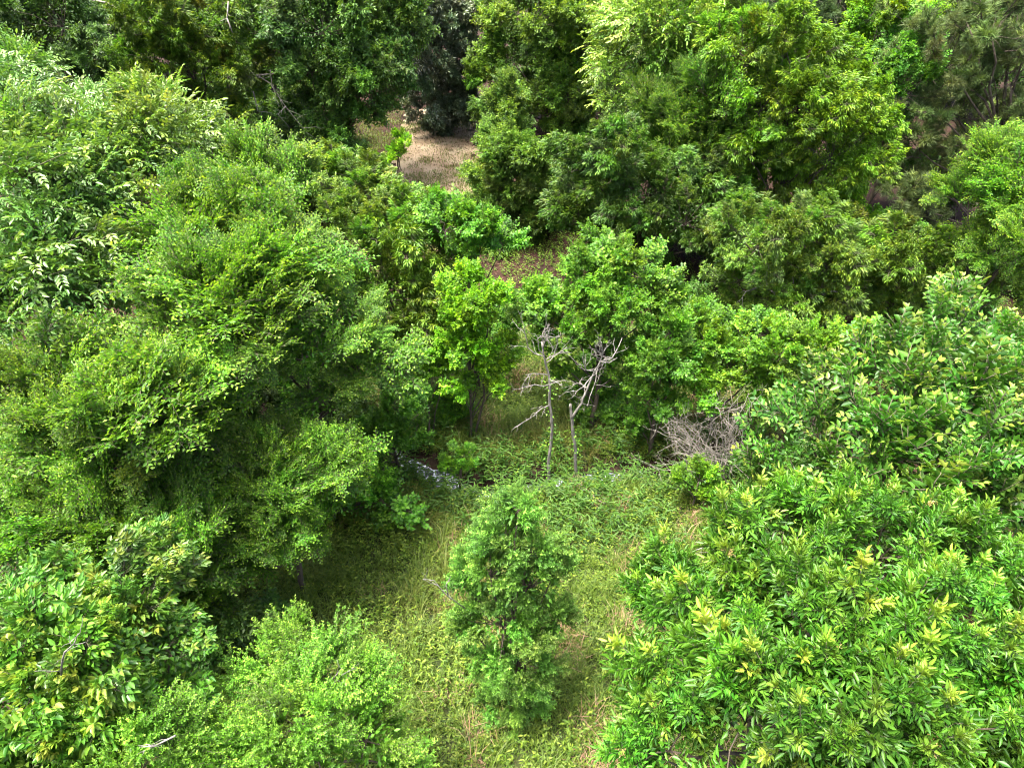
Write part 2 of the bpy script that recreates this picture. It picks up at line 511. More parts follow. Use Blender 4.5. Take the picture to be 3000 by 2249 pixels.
# ------------------------------------------------------------------ objects
def thing(name, label, cat, loc, group=None):
    o = bpy.data.objects.new(name, None); C.objects.link(o)
    o.location = loc; o.empty_display_size = .3
    o['label'] = label; o['category'] = cat
    if group: o['group'] = group
    return o

def part(name, me, parent, loc=None):
    o = bpy.data.objects.new(name, me); C.objects.link(o)
    o.parent = parent
    if loc is not None: o.location = loc
    return o

def tube_obj(name, lines, mat, parent, sides=7, noise=.15, seed=0):
    v, f, c = tubes(lines, sides, noise, seed)
    return part(name, make_mesh(name, v, f, c, [mat], smooth=True), parent)

TREES = [
    {'name': 'ash_tree', 'species': 'ash', 'label': 'broad green ash tree with yellow new shoots, nearest tree at lower right', 'category': 'tree', 'base': (4.57, 6.64), 'lobes': [(4.89, 7.88, 7.2, 1.19), (6.58, 8.13, 7.4, 1.19), (7.76, 7.56, 7.6, 1.14), (3.62, 7.11, 6.8, 1.07), (2.89, 6.48, 6.0, 0.94), (4.25, 5.83, 8.2, 1.1), (5.46, 5.56, 8.6, 1.05), (7.09, 5.75, 8.2, 1.03), (2.57, 5.49, 5.8, 0.85), (3.42, 5.16, 7.4, 1.03), (4.27, 4.5, 8.4, 0.97), (5.59, 4.44, 8.4, 0.97), (7.31, 4.92, 7.6, 1.0), (3.74, 4.22, 7.0, 0.97), (4.93, 3.94, 7.4, 0.99), (6.38, 4.02, 7.2, 1.01), (2.94, 9.22, 4.6, 0.46), (3.38, 9.36, 5.2, 0.56), (2.3, 7.33, 4.4, 0.56), (2.09, 5.99, 4.6, 0.59)], 'color': (1, 1, 1), 'bl': 1.05, 'dens': 1.0, 'lift': 1.5, 'flat': 0.8},
    {'name': 'hickory_tree', 'species': 'broad', 'label': 'glossy broad-leaved tree with pale yellow tips standing right behind the ash', 'category': 'tree', 'base': (7.75, 11.71), 'lobes': [(9.47, 12.85, 9.1, 0.74), (8.5, 12.05, 8.6, 1.08), (9.63, 11.38, 8.6, 0.99), (7.8, 12.51, 7.9, 0.92), (6.93, 12.21, 7.2, 0.93), (7.82, 10.76, 8, 1.22), (9.01, 10.33, 8, 1.19), (6.41, 11.41, 6.5, 0.91), (5.85, 11.24, 5.5, 0.83), (7.11, 10.17, 7, 1.13), (8.19, 9.58, 7.2, 1.08), (9.33, 9.63, 7.4, 0.94), (6.51, 10.43, 5.6, 0.9), (5.93, 12.39, 6.2, 0.57)], 'color': (1, 1, 1), 'bl': 1.25, 'dens': 1.0, 'lift': 0.8, 'flat': 0.8},
    {'name': 'hickory_tree', 'species': 'broad', 'label': 'glossy broad-leaved tree cut by the right edge, right of a dark gap', 'category': 'tree', 'base': (10.48, 11.24), 'lobes': [(10.94, 12.6, 8.9, 0.52), (10.29, 10.95, 8.8, 0.76), (10.23, 10.05, 8, 0.84), (9.67, 9.14, 7.4, 0.82), (11.27, 10.96, 8.2, 0.98)], 'color': (0.92, 0.98, 0.9), 'bl': 1.25, 'dens': 1.0, 'lift': 0.8, 'flat': 0.8},
    {'name': 'cherry_tree', 'species': 'cherry', 'label': 'wide tree of drooping leaves with orange young tips, bottom left corner', 'category': 'tree', 'base': (-7.12, 6.76), 'lobes': [(-8.29, 7.78, 6.4, 0.92), (-6.98, 7.88, 6.4, 0.92), (-6.13, 7.1, 6, 0.68), (-7.86, 6.41, 6.8, 0.94), (-6.65, 6.35, 6.9, 0.93), (-7.63, 5.37, 6.6, 0.88), (-6.75, 5.45, 6.6, 0.84), (-6.22, 6.07, 6, 0.72), (-7.12, 4.6, 6.4, 0.83), (-6.15, 6.86, 5.2, 0.44), (-6.44, 4.83, 6, 0.8), (-9.18, 6.41, 6.4, 0.96)], 'color': (1.3, 1.25, 1.0), 'bl': 1.0, 'dens': 1.0, 'lift': 0.5, 'flat': 0.8},
    {'name': 'privet_shrub', 'species': 'privet', 'label': 'tall lime green shrub with small leaves and dead twigs, bottom left of the clearing', 'category': 'shrub', 'base': (-3.72, 7.09), 'lobes': [(-4.22, 7.79, 5, 0.7), (-3.56, 7.26, 5, 0.86), (-4.69, 7.4, 4.6, 0.7), (-2.93, 7.23, 4.4, 0.74), (-5.32, 6.6, 4.4, 0.67), (-3.77, 6.18, 5.2, 0.88), (-2.69, 6.34, 4.4, 0.83), (-4.26, 5.49, 5, 0.84), (-3.18, 5.44, 4.8, 0.85), (-2.18, 6.31, 3.4, 0.55), (-5.34, 5.83, 4.6, 0.59), (-2.47, 7.2, 3.6, 0.48)], 'color': (1.1, 1.08, 1), 'bl': 0.85, 'dens': 1.0, 'lift': 0.9, 'flat': 0.8},
    {'name': 'privet_shrub', 'species': 'privet', 'label': 'smaller lime green shrub overlapping the drooping corner tree', 'category': 'shrub', 'base': (-5.59, 5.84), 'lobes': [(-5.91, 5.34, 6.6, 0.55), (-5.29, 5.39, 6.0, 0.64), (-5.66, 4.95, 6.2, 0.58), (-5.77, 6.62, 5.0, 0.39), (-4.93, 5.01, 5.6, 0.68), (-5.99, 4.7, 6.3, 0.42)], 'color': (1.12, 1.12, 0.95), 'bl': 0.8, 'dens': 1.0, 'lift': 0.9, 'flat': 0.8},
    {'name': 'young_tree', 'species': 'sapling', 'label': 'slim leafy sapling standing alone in the middle of the grass', 'category': 'young tree', 'base': (0.05, 9.26), 'lobes': [(0.13, 9.6, 6.98, 0.38), (-0.15, 9.6, 6.23, 0.57), (0.43, 9.6, 5.81, 0.58), (-0.46, 9.5, 5.1, 0.7), (0.34, 9.5, 4.71, 0.81), (0.91, 9.7, 4.77, 0.4), (-0.17, 9.3, 3.66, 0.9), (0.72, 9.3, 3.49, 0.63), (-0.51, 9.3, 2.21, 0.63), (0.26, 9.2, 1.99, 0.75), (0.1, 9.2, 0.76, 0.66), (-0.54, 9.3, 0.37, 0.48), (0.62, 9.2, 0.76, 0.47), (0.16, 9.0, 0.15, 0.54), (1.11, 9.6, 3.41, 0.44), (-1.08, 9.6, 4.58, 0.4), (-1.04, 9.6, 3.06, 0.45)], 'color': (1.15, 1.15, 1), 'bl': 0.62, 'dens': 0.9, 'lift': 0.8, 'flat': 0.8},
    {'name': 'elm_tree', 'species': 'elm', 'label': 'tallest bright green elm left of the path, spreading towards the stream', 'category': 'tree', 'base': (-6.37, 17.3), 'lobes': [(-7.58, 20.29, 10.1, 1.0), (-8.68, 18.89, 9.8, 1.02), (-6.45, 20.02, 9.8, 0.93), (-7.19, 17.54, 9.8, 1.22), (-8.55, 17.38, 9.2, 1.11), (-6.23, 16.65, 9, 1.33), (-7.11, 15.58, 9, 1.27), (-8.23, 15.46, 8.4, 0.98), (-6.37, 14.87, 8.2, 1.26), (-5.37, 16.6, 8.2, 1.23), (-4.61, 15.98, 7.4, 1.17), (-5.51, 14.91, 7.2, 1.18), (-4.28, 15.72, 6.2, 1.0), (-5.19, 15.02, 5.6, 1.12), (-4.16, 17.11, 6.4, 0.7)], 'color': (1, 1, 1), 'bl': 1.5, 'dens': 1.0, 'lift': 0.35, 'flat': 0.6},
    {'name': 'elm_tree', 'species': 'elm', 'label': 'layered elm at the left edge with bright flat sprays below the glossy trees', 'category': 'tree', 'base': (-9.26, 12.96), 'lobes': [(-10.64, 13.2, 7.8, 0.95), (-11.44, 12.92, 7.6, 0.61), (-10.26, 14.39, 7.4, 0.72), (-8.08, 12.29, 7.8, 1.02), (-8.52, 11.46, 7.8, 1.08), (-7.59, 13.19, 7.4, 0.85), (-10.13, 12.21, 7.2, 0.93), (-7.78, 11.4, 7.2, 0.99), (-9.06, 11.3, 6.6, 1.01), (-10.79, 11.9, 6.2, 0.84), (-7.62, 12.84, 6.4, 0.81)], 'color': (1.05, 1.02, 0.95), 'bl': 1.4, 'dens': 1.0, 'lift': 0.35, 'flat': 0.6},
    {'name': 'elm_tree', 'species': 'elm', 'label': 'low elm crown reaching out over the shaded grass left of the stream', 'category': 'tree', 'base': (-6.18, 12.82), 'lobes': [(-5.99, 13.0, 5.2, 1.04), (-4.93, 12.87, 5, 0.91), (-6.7, 12.87, 5, 0.79), (-5.63, 12.12, 4.6, 1.01), (-4.62, 12.51, 4.2, 0.74), (-7.53, 13.04, 5, 0.55), (-5.88, 11.74, 4, 0.66), (-5.5, 12.13, 3.4, 0.62), (-6.55, 11.7, 3.0, 0.62), (-7.26, 12.24, 3.8, 0.62), (-7.4, 11.53, 3.2, 0.61), (-4.37, 13.73, 4.2, 0.59), (-7.97, 10.71, 2.6, 0.54)], 'color': (1, 1.05, 0.95), 'bl': 1.25, 'dens': 1.0, 'lift': 0.3, 'flat': 0.6},
    {'name': 'elm_tree', 'species': 'elm', 'label': 'dark lower elm at the left edge behind the drooping corner tree', 'category': 'tree', 'base': (-9.22, 11.15), 'lobes': [(-10.45, 10.9, 5.4, 0.93), (-9.21, 10.39, 5.2, 0.8), (-10.73, 10.16, 5, 0.8), (-7.92, 11.19, 5.4, 0.83), (-7.41, 10.43, 5.0, 0.7), (-7.41, 10.38, 4.0, 0.45), (-8.65, 10.84, 5, 0.66), (-9.85, 9.97, 4.6, 0.75), (-8.21, 10.13, 4.4, 0.54), (-12.35, 12.16, 5.2, 0.7)], 'color': (0.85, 0.95, 0.9), 'bl': 1.25, 'dens': 1.0, 'lift': 0.3, 'flat': 0.6},
    {'name': 'pecan_tree', 'species': 'pecan', 'label': 'pale glossy tree with a pointed top, upper left beside the yellow-topped one', 'category': 'tree', 'base': (-12.4, 20.49), 'lobes': [(-13.31, 22.2, 11.3, 0.74), (-13.23, 20.33, 10.8, 1.05), (-11.81, 19.99, 10.5, 1.05), (-12.35, 18.72, 10, 1.21), (-11.3, 18.7, 9.6, 1.02)], 'color': (1, 1, 1), 'bl': 1.4, 'dens': 1.0, 'lift': 0.6, 'flat': 0.8},
    {'name': 'pecan_tree', 'species': 'pecan', 'label': 'pale glossy tree rising along the left edge of the view', 'category': 'tree', 'base': (-15.13, 21.63), 'lobes': [(-16.45, 23.57, 11.6, 0.85), (-14.43, 20.56, 11, 1.06), (-14.06, 18.68, 10.8, 1.05), (-12.81, 17.32, 10.4, 1.06), (-15.94, 20.56, 11, 1.27), (-17.12, 26.07, 11.8, 0.59)], 'color': (0.97, 1.02, 1), 'bl': 1.4, 'dens': 1.0, 'lift': 0.6, 'flat': 0.8},
    {'name': 'pecan_tree', 'species': 'pecan', 'label': 'glossy drooping tree with big leaf sprays above the layered elm', 'category': 'tree', 'base': (-12.2, 16.96), 'lobes': [(-11.62, 16.65, 9.4, 1.06), (-11.37, 18.0, 9.2, 0.87), (-12.22, 15.97, 8.8, 1.18), (-11.3, 16.48, 8.4, 0.96), (-13.38, 16.65, 9, 1.02), (-12.97, 15.44, 8, 0.99), (-12.09, 15.79, 7.8, 0.83), (-13.8, 15.71, 8.4, 1.12), (-11.07, 17.48, 8.6, 0.67)], 'color': (0.92, 1.0, 0.98), 'bl': 1.4, 'dens': 1.0, 'lift': 0.45, 'flat': 0.8},
    {'name': 'pecan_tree', 'species': 'pecan', 'label': 'yellow-topped tree in front of the dark oaks, upper left', 'category': 'tree', 'base': (-11.11, 22.71), 'lobes': [(-12.36, 23.74, 11.2, 0.6), (-11.62, 23.66, 11, 0.6), (-11.24, 21.24, 10.8, 0.95), (-10.61, 22.61, 10.4, 1.01), (-10.19, 23.46, 10, 0.73), (-10.54, 20.66, 10, 1.09), (-11.18, 20.13, 9.9, 0.86)], 'color': (1.2, 1.05, 0.85), 'bl': 1.3, 'dens': 1.0, 'lift': 0.6, 'flat': 0.8},
    {'name': 'sumac_tree', 'species': 'droop', 'label': 'olive tree of drooping leaves between the tall elm and the path', 'category': 'tree', 'base': (-4.26, 23.63), 'lobes': [(-6.01, 25.86, 7.7, 1.2), (-7.24, 27.14, 7.9, 0.92), (-5.04, 24.51, 7.3, 1.34), (-3.74, 23.68, 7.1, 1.22), (-5.44, 22.95, 6.7, 1.46), (-3.75, 22.61, 6.5, 1.45), (-2.6, 23.47, 6.1, 1.24), (-4.33, 21.34, 5.5, 1.43), (-2.97, 22.09, 5.1, 1.3), (-3.43, 20.83, 3.9, 1.11), (-3.99, 19.94, 2.9, 0.94), (-2.55, 23.18, 5.1, 0.81)], 'color': (1.3, 1.35, 1.0), 'bl': 1.3, 'dens': 1.0, 'lift': 0.4, 'flat': 0.8},
    {'name': 'young_maple', 'species': 'maple', 'label': 'bright green leaf clump rising below the dirt path', 'category': 'tree', 'base': (-1.47, 22.58), 'lobes': [(-2.6, 22.78, 7.9, 0.76), (-1.59, 21.89, 7.6, 0.75), (-0.89, 21.96, 7.4, 0.69), (-2.27, 21.61, 7.8, 0.88), (-0.26, 22.28, 7.0, 0.5), (-1.22, 21.96, 6.8, 0.75)], 'color': (0.9, 1, 0.9), 'bl': 1.1, 'dens': 1.0, 'lift': 0.5, 'flat': 0.8},
    {'name': 'thicket_shrub', 'species': 'maple', 'label': 'dark tangled thicket on the stream bank left of the water', 'category': 'shrub', 'base': (-4.1, 17.99), 'lobes': [(-3.74, 17.68, 3.2, 0.75), (-4.02, 16.98, 2.4, 0.75), (-3.34, 17.93, 1.9, 0.62), (-4.91, 17.45, 2.0, 0.72), (-5.17, 16.73, 1.4, 0.57), (-4.46, 16.95, 1.2, 0.58), (-3.06, 18.7, 2.6, 0.49)], 'color': (0.62, 0.72, 0.62), 'bl': 0.8, 'dens': 1.0, 'lift': 0.5, 'flat': 0.8},
    {'name': 'young_maple', 'species': 'maple', 'label': 'thin twin-trunked tree with a small crown beside the stream', 'category': 'tree', 'base': (-3.15, 19.37), 'lobes': [(-2.84, 19.84, 3.86, 0.6), (-2.36, 19.54, 3.38, 0.43), (-3.26, 19.62, 3.33, 0.4)], 'color': (1.25, 1.25, 0.75), 'bl': 0.9, 'dens': 1.0, 'lift': 0.5, 'trunk': 'twin', 'flat': 0.8},
    {'name': 'young_maple', 'species': 'maple', 'label': 'lime green young tree on slender dark trunks, centre left', 'category': 'tree', 'base': (-1.6, 19.77), 'lobes': [(-1.51, 19.73, 6.62, 0.59), (-2.05, 19.69, 6.22, 0.51), (-1.22, 19.25, 5.61, 0.75), (-0.67, 19.04, 6.41, 0.5), (-1.65, 19.23, 4.45, 0.7), (-0.65, 19.75, 4.2, 0.69), (-1.07, 19.71, 3.26, 0.57), (-0.42, 19.32, 2.94, 0.5), (-1.71, 19.16, 2.86, 0.37), (-1.82, 19.22, 5.62, 0.62), (-0.26, 19.61, 3.53, 0.43)], 'color': (1.4, 1.35, 0.65), 'bl': 0.95, 'dens': 1.0, 'lift': 0.5, 'trunk': 'twin', 'flat': 0.8},
    {'name': 'maple_tree', 'species': 'maple', 'label': 'round fresh green tree behind the two dead snags', 'category': 'tree', 'base': (3.07, 20.18), 'lobes': [(0.68, 20.12, 5.72, 0.72), (1.83, 20.65, 5.24, 0.91), (2.97, 21.44, 5.99, 1.25), (4.47, 21.0, 6.39, 1.05), (3.51, 20.06, 5.31, 1.21), (2.13, 20.01, 4.61, 0.9), (5.12, 20.61, 5.71, 0.68), (0.73, 21.1, 4.52, 0.77), (3.3, 20.97, 3.21, 0.96), (1.21, 20.36, 3.91, 0.59), (4.35, 20.21, 3.51, 0.59), (5.26, 20.59, 4.63, 0.67), (2.89, 21.03, 1.7, 0.73), (4.12, 20.87, 1.59, 0.69), (1.75, 20.41, 2.77, 0.52), (3.4, 20.31, 0.92, 0.47), (2.56, 20.58, 0.71, 0.44), (3.34, 23.0, 5.8, 1.19, 0.55), (3.57, 21.57, 5.13, 1.15, 0.55), (3.02, 22.17, 3.07, 0.91, 0.55)], 'color': (1, 1, 1), 'bl': 1.1, 'dens': 1.0, 'lift': 0.5, 'flat': 0.8},
    {'name': 'maple_tree', 'species': 'maple', 'label': 'darker green tree leaning right of the snags above the dead brush', 'category': 'tree', 'base': (5.14, 19.17), 'lobes': [(5.27, 19.26, 5.07, 0.71), (4.83, 18.7, 4.16, 0.82), (4.72, 18.86, 2.68, 0.74), (5.84, 19.42, 3.46, 0.74), (4.67, 19.52, 1.11, 0.53), (5.53, 19.27, 1.95, 0.68)], 'color': (0.85, 0.95, 0.9), 'bl': 1.0, 'dens': 1.0, 'lift': 0.45, 'flat': 0.8},
    {'name': 'box_elder', 'species': 'maple', 'label': 'bright yellow-green tree directly behind the grey dead brush', 'category': 'tree', 'base': (7.51, 20.03), 'lobes': [(6.83, 20.07, 4.19, 1.08), (8.21, 20.0, 4.43, 0.91), (7.55, 19.28, 3.56, 1.23), (6.27, 18.9, 3.05, 0.9), (8.71, 19.26, 2.58, 1.01), (6.51, 21.42, 4.03, 1.03, 0.55), (7.21, 20.82, 3.38, 1.17, 0.55), (8.76, 20.52, 2.43, 0.96, 0.55)], 'color': (1.08, 1.08, 0.8), 'bl': 1.05, 'dens': 1.0, 'lift': 0.55, 'flat': 0.8},
    {'name': 'box_elder', 'species': 'maple', 'label': 'bright yellow-green tree squeezed left of the pale-tipped glossy tree', 'category': 'tree', 'base': (10.07, 18.51), 'lobes': [(8.53, 18.02, 5.15, 0.9), (9.81, 18.64, 5.02, 0.77), (11.06, 19.02, 4.86, 0.66), (9.43, 18.94, 3.22, 0.98), (10.26, 18.25, 3.91, 0.86), (11.33, 18.21, 4.85, 0.61)], 'color': (1.12, 1.06, 0.72), 'bl': 1.05, 'dens': 1.0, 'lift': 0.55, 'flat': 0.8},
    {'name': 'bright_bush', 'species': 'maple', 'label': 'small yellow-green bush at the foot of the grey dead brush', 'category': 'bush', 'base': (6.07, 16.09), 'lobes': [(6.12, 16.24, 1.34, 0.53), (5.53, 16.02, 1.45, 0.34), (6.55, 16.01, 0.73, 0.47)], 'color': (1.15, 1.15, 0.7), 'bl': 0.8, 'dens': 1.0, 'lift': 0.6, 'flat': 0.8},
    {'name': 'bank_bush', 'species': 'maple', 'label': 'small leafy bush on the near side of the stream bend', 'category': 'bush', 'base': (-1.85, 17.63), 'lobes': [(-1.71, 17.77, 0.98, 0.37), (-1.98, 17.75, 0.45, 0.3), (-1.39, 17.56, 0.63, 0.3), (-2.33, 17.46, 0.94, 0.23)], 'color': (0.95, 1.05, 0.7), 'bl': 0.42, 'dens': 0.5, 'lift': 0.6, 'flat': 0.8},
    {'name': 'sumac_tree', 'species': 'droop', 'label': 'olive drooping tree with bare grey branches right of the dark gap', 'category': 'tree', 'base': (11.62, 26.56), 'lobes': [(9.7, 24.99, 5.79, 1.4), (11.96, 26.06, 5.51, 1.46), (11.91, 27.19, 3.27, 1.78), (9.74, 26.45, 3.42, 1.13), (12.88, 25.34, 4.62, 1.45), (11.15, 25.1, 2.82, 1.3), (13.49, 26.0, 2.54, 1.34), (10.17, 26.62, 1.96, 0.95), (9.44, 26.74, 5.58, 1.33, 0.55), (12.11, 29.42, 3.0, 1.69, 0.55), (13.02, 27.15, 4.4, 1.38, 0.55), (13.85, 27.68, 2.34, 1.27, 0.55)], 'color': (1.15, 1.2, 1.0), 'bl': 1.3, 'dens': 1.0, 'lift': 0.5, 'flat': 0.8},
    {'name': 'sumac_tree', 'species': 'droop', 'label': 'olive drooping tree behind the tip of the pale-tipped glossy tree', 'category': 'tree', 'base': (17.23, 27.39), 'lobes': [(15.41, 27.15, 4.39, 1.33), (16.43, 25.99, 4.51, 1.49), (18.59, 26.29, 3.5, 1.33), (16.71, 27.45, 1.97, 1.52), (20.53, 27.67, 2.21, 0.98), (18.58, 27.17, 1.65, 1.19), (14.53, 26.28, 3.51, 1.12), (15.59, 28.81, 4.19, 1.26, 0.55), (18.3, 27.95, 3.3, 1.26, 0.55), (20.69, 28.9, 2.06, 0.93, 0.55), (14.22, 27.68, 3.34, 1.06, 0.55)], 'color': (1.25, 1.25, 0.9), 'bl': 1.3, 'dens': 1.0, 'lift': 0.5, 'flat': 0.8},
    {'name': 'elm_tree', 'species': 'elm', 'label': 'bright feathery elm cut by the right edge below the pine', 'category': 'tree', 'base': (18.59, 24.7), 'lobes': [(17.62, 24.54, 9.02, 0.89), (19.14, 24.85, 7.71, 1.34), (17.41, 23.83, 7.75, 0.95), (18.3, 23.0, 6.68, 1.29), (17.76, 23.76, 5.96, 0.81), (20.03, 24.55, 3.98, 1.06), (20.58, 24.94, 6.57, 1.47), (17.89, 25.65, 8.89, 0.85, 0.55), (17.3, 25.02, 7.61, 0.9, 0.55), (17.85, 24.77, 5.84, 0.77, 0.55), (20.64, 26.78, 6.35, 1.4, 0.55)], 'color': (1.15, 1.1, 0.9), 'bl': 1.4, 'dens': 1.0, 'lift': 0.6, 'flat': 0.8},
    {'name': 'pecan_tree', 'species': 'pecan', 'label': 'large yellow-green tree at the top, right of the orange clay gap', 'category': 'tree', 'base': (8.45, 40.92), 'lobes': [(7.67, 37.8, 11.37, 2.48), (10.46, 40.08, 11.68, 2.48), (7.11, 41.61, 9.18, 2.0), (9.68, 41.23, 8.78, 2.53), (11.45, 38.88, 9.92, 2.11), (6.33, 38.51, 7.47, 1.8), (5.69, 39.98, 11.05, 1.13), (9.76, 42.52, 13.34, 3.06), (8.42, 40.98, 6.09, 1.93), (7.61, 40.9, 11.0, 2.36, 0.55), (7.66, 44.11, 8.88, 1.9, 0.55), (11.82, 41.52, 9.6, 2.0, 0.55), (5.96, 41.39, 10.88, 1.07, 0.55), (8.64, 43.39, 5.8, 1.83, 0.55)], 'color': (1.35, 1.2, 0.8), 'bl': 1.7, 'dens': 1.0, 'lift': 0.6, 'flat': 0.8},
    {'name': 'elm_tree', 'species': 'elm', 'label': 'feathery green elm in the middle of the big right-hand crown', 'category': 'tree', 'base': (8.54, 36.45), 'lobes': [(8.88, 36.17, 10.2, 1.16), (9.6, 34.58, 9.08, 1.82), (7.83, 35.04, 8.11, 1.52), (11.49, 36.5, 8.86, 1.44), (7.35, 37.16, 5.42, 1.49), (6.04, 36.2, 4.74, 1.15), (9.15, 34.8, 6.62, 1.67), (8.54, 37.62, 10.03, 1.1, 0.55), (8.28, 36.94, 7.88, 1.44, 0.55), (7.27, 39.02, 5.2, 1.42, 0.55), (9.46, 36.89, 6.37, 1.59, 0.55)], 'color': (1, 1, 1), 'bl': 1.7, 'dens': 1.0, 'lift': 0.5, 'flat': 0.65},
    {'name': 'sumac_tree', 'species': 'droop', 'label': 'large yellow drooping-leaved tree left of the pine', 'category': 'tree', 'base': (13.86, 34.78), 'lobes': [(12.99, 35.09, 10.4, 1.69), (15.13, 35.22, 9.97, 1.71), (11.65, 33.71, 8.66, 1.57), (13.55, 32.39, 8.78, 1.84), (15.95, 33.49, 8.92, 1.45), (17.77, 34.58, 7.35, 0.99), (13.86, 35.43, 6.2, 2.08), (15.75, 33.73, 6.49, 1.99), (17.21, 32.97, 5.83, 1.28), (11.56, 33.42, 6.58, 1.51), (13.87, 34.92, 4.44, 1.74), (16.48, 35.21, 4.09, 1.76), (10.32, 33.88, 11.21, 1.29), (11.74, 33.07, 12.08, 1.04), (12.67, 37.2, 10.15, 1.61, 0.55), (11.21, 35.67, 8.42, 1.49, 0.55), (15.59, 35.3, 8.7, 1.38, 0.55), (13.36, 38.03, 5.89, 1.98, 0.55), (16.9, 34.57, 5.64, 1.22, 0.55), (13.48, 37.09, 4.18, 1.65, 0.55), (9.94, 35.49, 11.02, 1.23, 0.55)], 'color': (1.55, 1.65, 0.85), 'bl': 1.5, 'dens': 1.0, 'lift': 0.5, 'flat': 0.8},
    {'name': 'hackberry_tree', 'species': 'droop', 'label': 'dark green lower tree hanging over the red needle litter', 'category': 'tree', 'base': (6.59, 32.53), 'lobes': [(4.86, 30.9, 7.37, 1.39), (7.18, 32.03, 5.48, 1.83), (9.76, 33.28, 5.03, 1.78), (3.93, 32.69, 5.24, 1.51), (6.03, 31.18, 4.66, 1.81), (8.16, 30.63, 4.43, 1.8), (10.51, 31.95, 4.12, 1.63), (4.35, 32.92, 2.99, 1.34), (7.46, 32.68, 2.33, 1.47), (2.86, 31.57, 6.95, 0.99), (2.76, 31.27, 4.16, 0.96), (10.31, 31.92, 2.68, 1.2), (4.76, 32.64, 7.16, 1.32, 0.55), (9.69, 35.51, 4.76, 1.69, 0.55), (5.62, 33.44, 4.39, 1.72, 0.55), (10.67, 33.99, 3.88, 1.55, 0.55), (7.05, 34.52, 2.11, 1.4, 0.55), (2.68, 32.47, 4.02, 0.91, 0.55)], 'color': (0.85, 1.0, 0.9), 'bl': 1.5, 'dens': 1.0, 'lift': 0.4, 'flat': 0.8},
    {'name': 'pine_tree', 'species': 'pine', 'label': 'dark pine with brown bare inner branches, upper right corner', 'category': 'tree', 'base': (27.33, 35.38), 'lobes': [(21.96, 37.32, 9.99, 2.04), (22.45, 35.37, 11.74, 1.99), (24.64, 35.93, 9.41, 1.64), (20.43, 37.54, 8.63, 1.6), (24.57, 38.44, 7.25, 1.8), (22.02, 37.32, 5.86, 1.67), (25.51, 35.87, 6.77, 1.59), (21.39, 36.19, 3.21, 1.31), (24.11, 37.46, 3.79, 1.73), (24.05, 37.93, 1.71, 1.25), (22.1, 37.49, 12.23, 1.85), (24.36, 35.66, 11.69, 1.79), (23.93, 36.16, 5.73, 1.25), (22.13, 39.87, 9.68, 1.94, 0.55), (25.11, 37.98, 9.16, 1.56, 0.55), (25.08, 40.69, 6.98, 1.71, 0.55), (25.39, 37.86, 6.53, 1.51, 0.55), (24.0, 39.62, 3.53, 1.64, 0.55), (21.64, 39.8, 11.95, 1.76, 0.55), (24.3, 37.72, 5.54, 1.19, 0.55)], 'color': (1.2, 1.15, 1), 'bl': 1.7, 'dens': 1.0, 'lift': 0.5, 'flat': 0.8},
    {'name': 'pine_tree', 'species': 'pine', 'label': 'pine mostly hidden behind the yellow-green tree near the top right', 'category': 'tree', 'base': (21.3, 50.82), 'lobes': [(22.64, 51.48, 10.45, 2.22), (20.83, 51.21, 9.93, 1.59), (23.65, 49.74, 8.78, 1.42), (20.04, 47.5, 12.91, 2.57), (18.53, 49.28, 11.5, 1.81), (22.93, 54.25, 10.12, 2.11, 0.55), (23.35, 51.52, 8.57, 1.35, 0.55), (18.39, 51.54, 11.23, 1.72, 0.55)], 'color': (0.9, 1.1, 1.1), 'bl': 1.9, 'dens': 1.0, 'lift': 0.5, 'flat': 0.8},
    {'name': 'tulip_tree', 'species': 'maple', 'label': 'bright lime tree against the pine at the top right', 'category': 'tree', 'base': (21.12, 42.47), 'lobes': [(19.57, 40.84, 11.36, 1.32), (21.49, 42.0, 11.65, 1.43), (23.63, 43.0, 10.6, 1.21), (20.72, 42.85, 12.88, 1.55), (19.46, 41.6, 10.35, 0.79), (19.65, 42.49, 11.16, 1.25, 0.55), (23.33, 44.51, 10.42, 1.15, 0.55)], 'color': (1.2, 1.15, 0.6), 'bl': 1.4, 'dens': 1.0, 'lift': 0.5, 'flat': 0.8},
    {'name': 'tulip_tree', 'species': 'maple', 'label': 'grey-green tree between the yellow drooping tree and the pine', 'category': 'tree', 'base': (20.84, 38.55), 'lobes': [(20.35, 38.23, 9.81, 1.35), (19.26, 37.27, 8.91, 0.97), (20.89, 37.36, 9.11, 0.97), (20.75, 38.33, 6.56, 1.04), (21.92, 38.76, 4.4, 0.97), (20.68, 39.92, 9.61, 1.28, 0.55), (20.75, 38.57, 8.96, 0.92, 0.55), (22.09, 39.97, 4.25, 0.92, 0.55)], 'color': (0.8, 0.95, 1.1), 'bl': 1.4, 'dens': 1.0, 'lift': 0.5, 'flat': 0.8},
    {'name': 'sweetgum_tree', 'species': 'oak', 'label': 'narrow pointed green tree standing at the right side of the path', 'category': 'tree', 'base': (-0.31, 38.52), 'lobes': [(-0.34, 38.38, 8.55, 0.6), (-0.45, 38.83, 7.27, 1.17), (-0.53, 37.8, 5.97, 1.29), (-0.02, 36.69, 5.2, 1.59), (-0.54, 37.37, 3.56, 1.76), (0.25, 39.14, 1.94, 2.15), (-0.86, 38.95, 1.15, 1.43), (0.65, 37.86, 1.17, 1.39), (1.12, 37.17, 4.15, 1.05), (-0.44, 37.47, -0.11, 1.41), (-1.51, 38.56, 2.58, 1.11), (-0.14, 39.41, 5.78, 1.23, 0.55), (-0.02, 39.57, 3.3, 1.67, 0.55), (-1.29, 40.74, 0.94, 1.36, 0.55), (0.93, 38.48, 3.99, 1.0, 0.55), (-1.79, 39.95, 2.41, 1.05, 0.55)], 'color': (1.5, 1.55, 1.2), 'bl': 1.05, 'dens': 1.5, 'lift': 0.8, 'flat': 0.8},
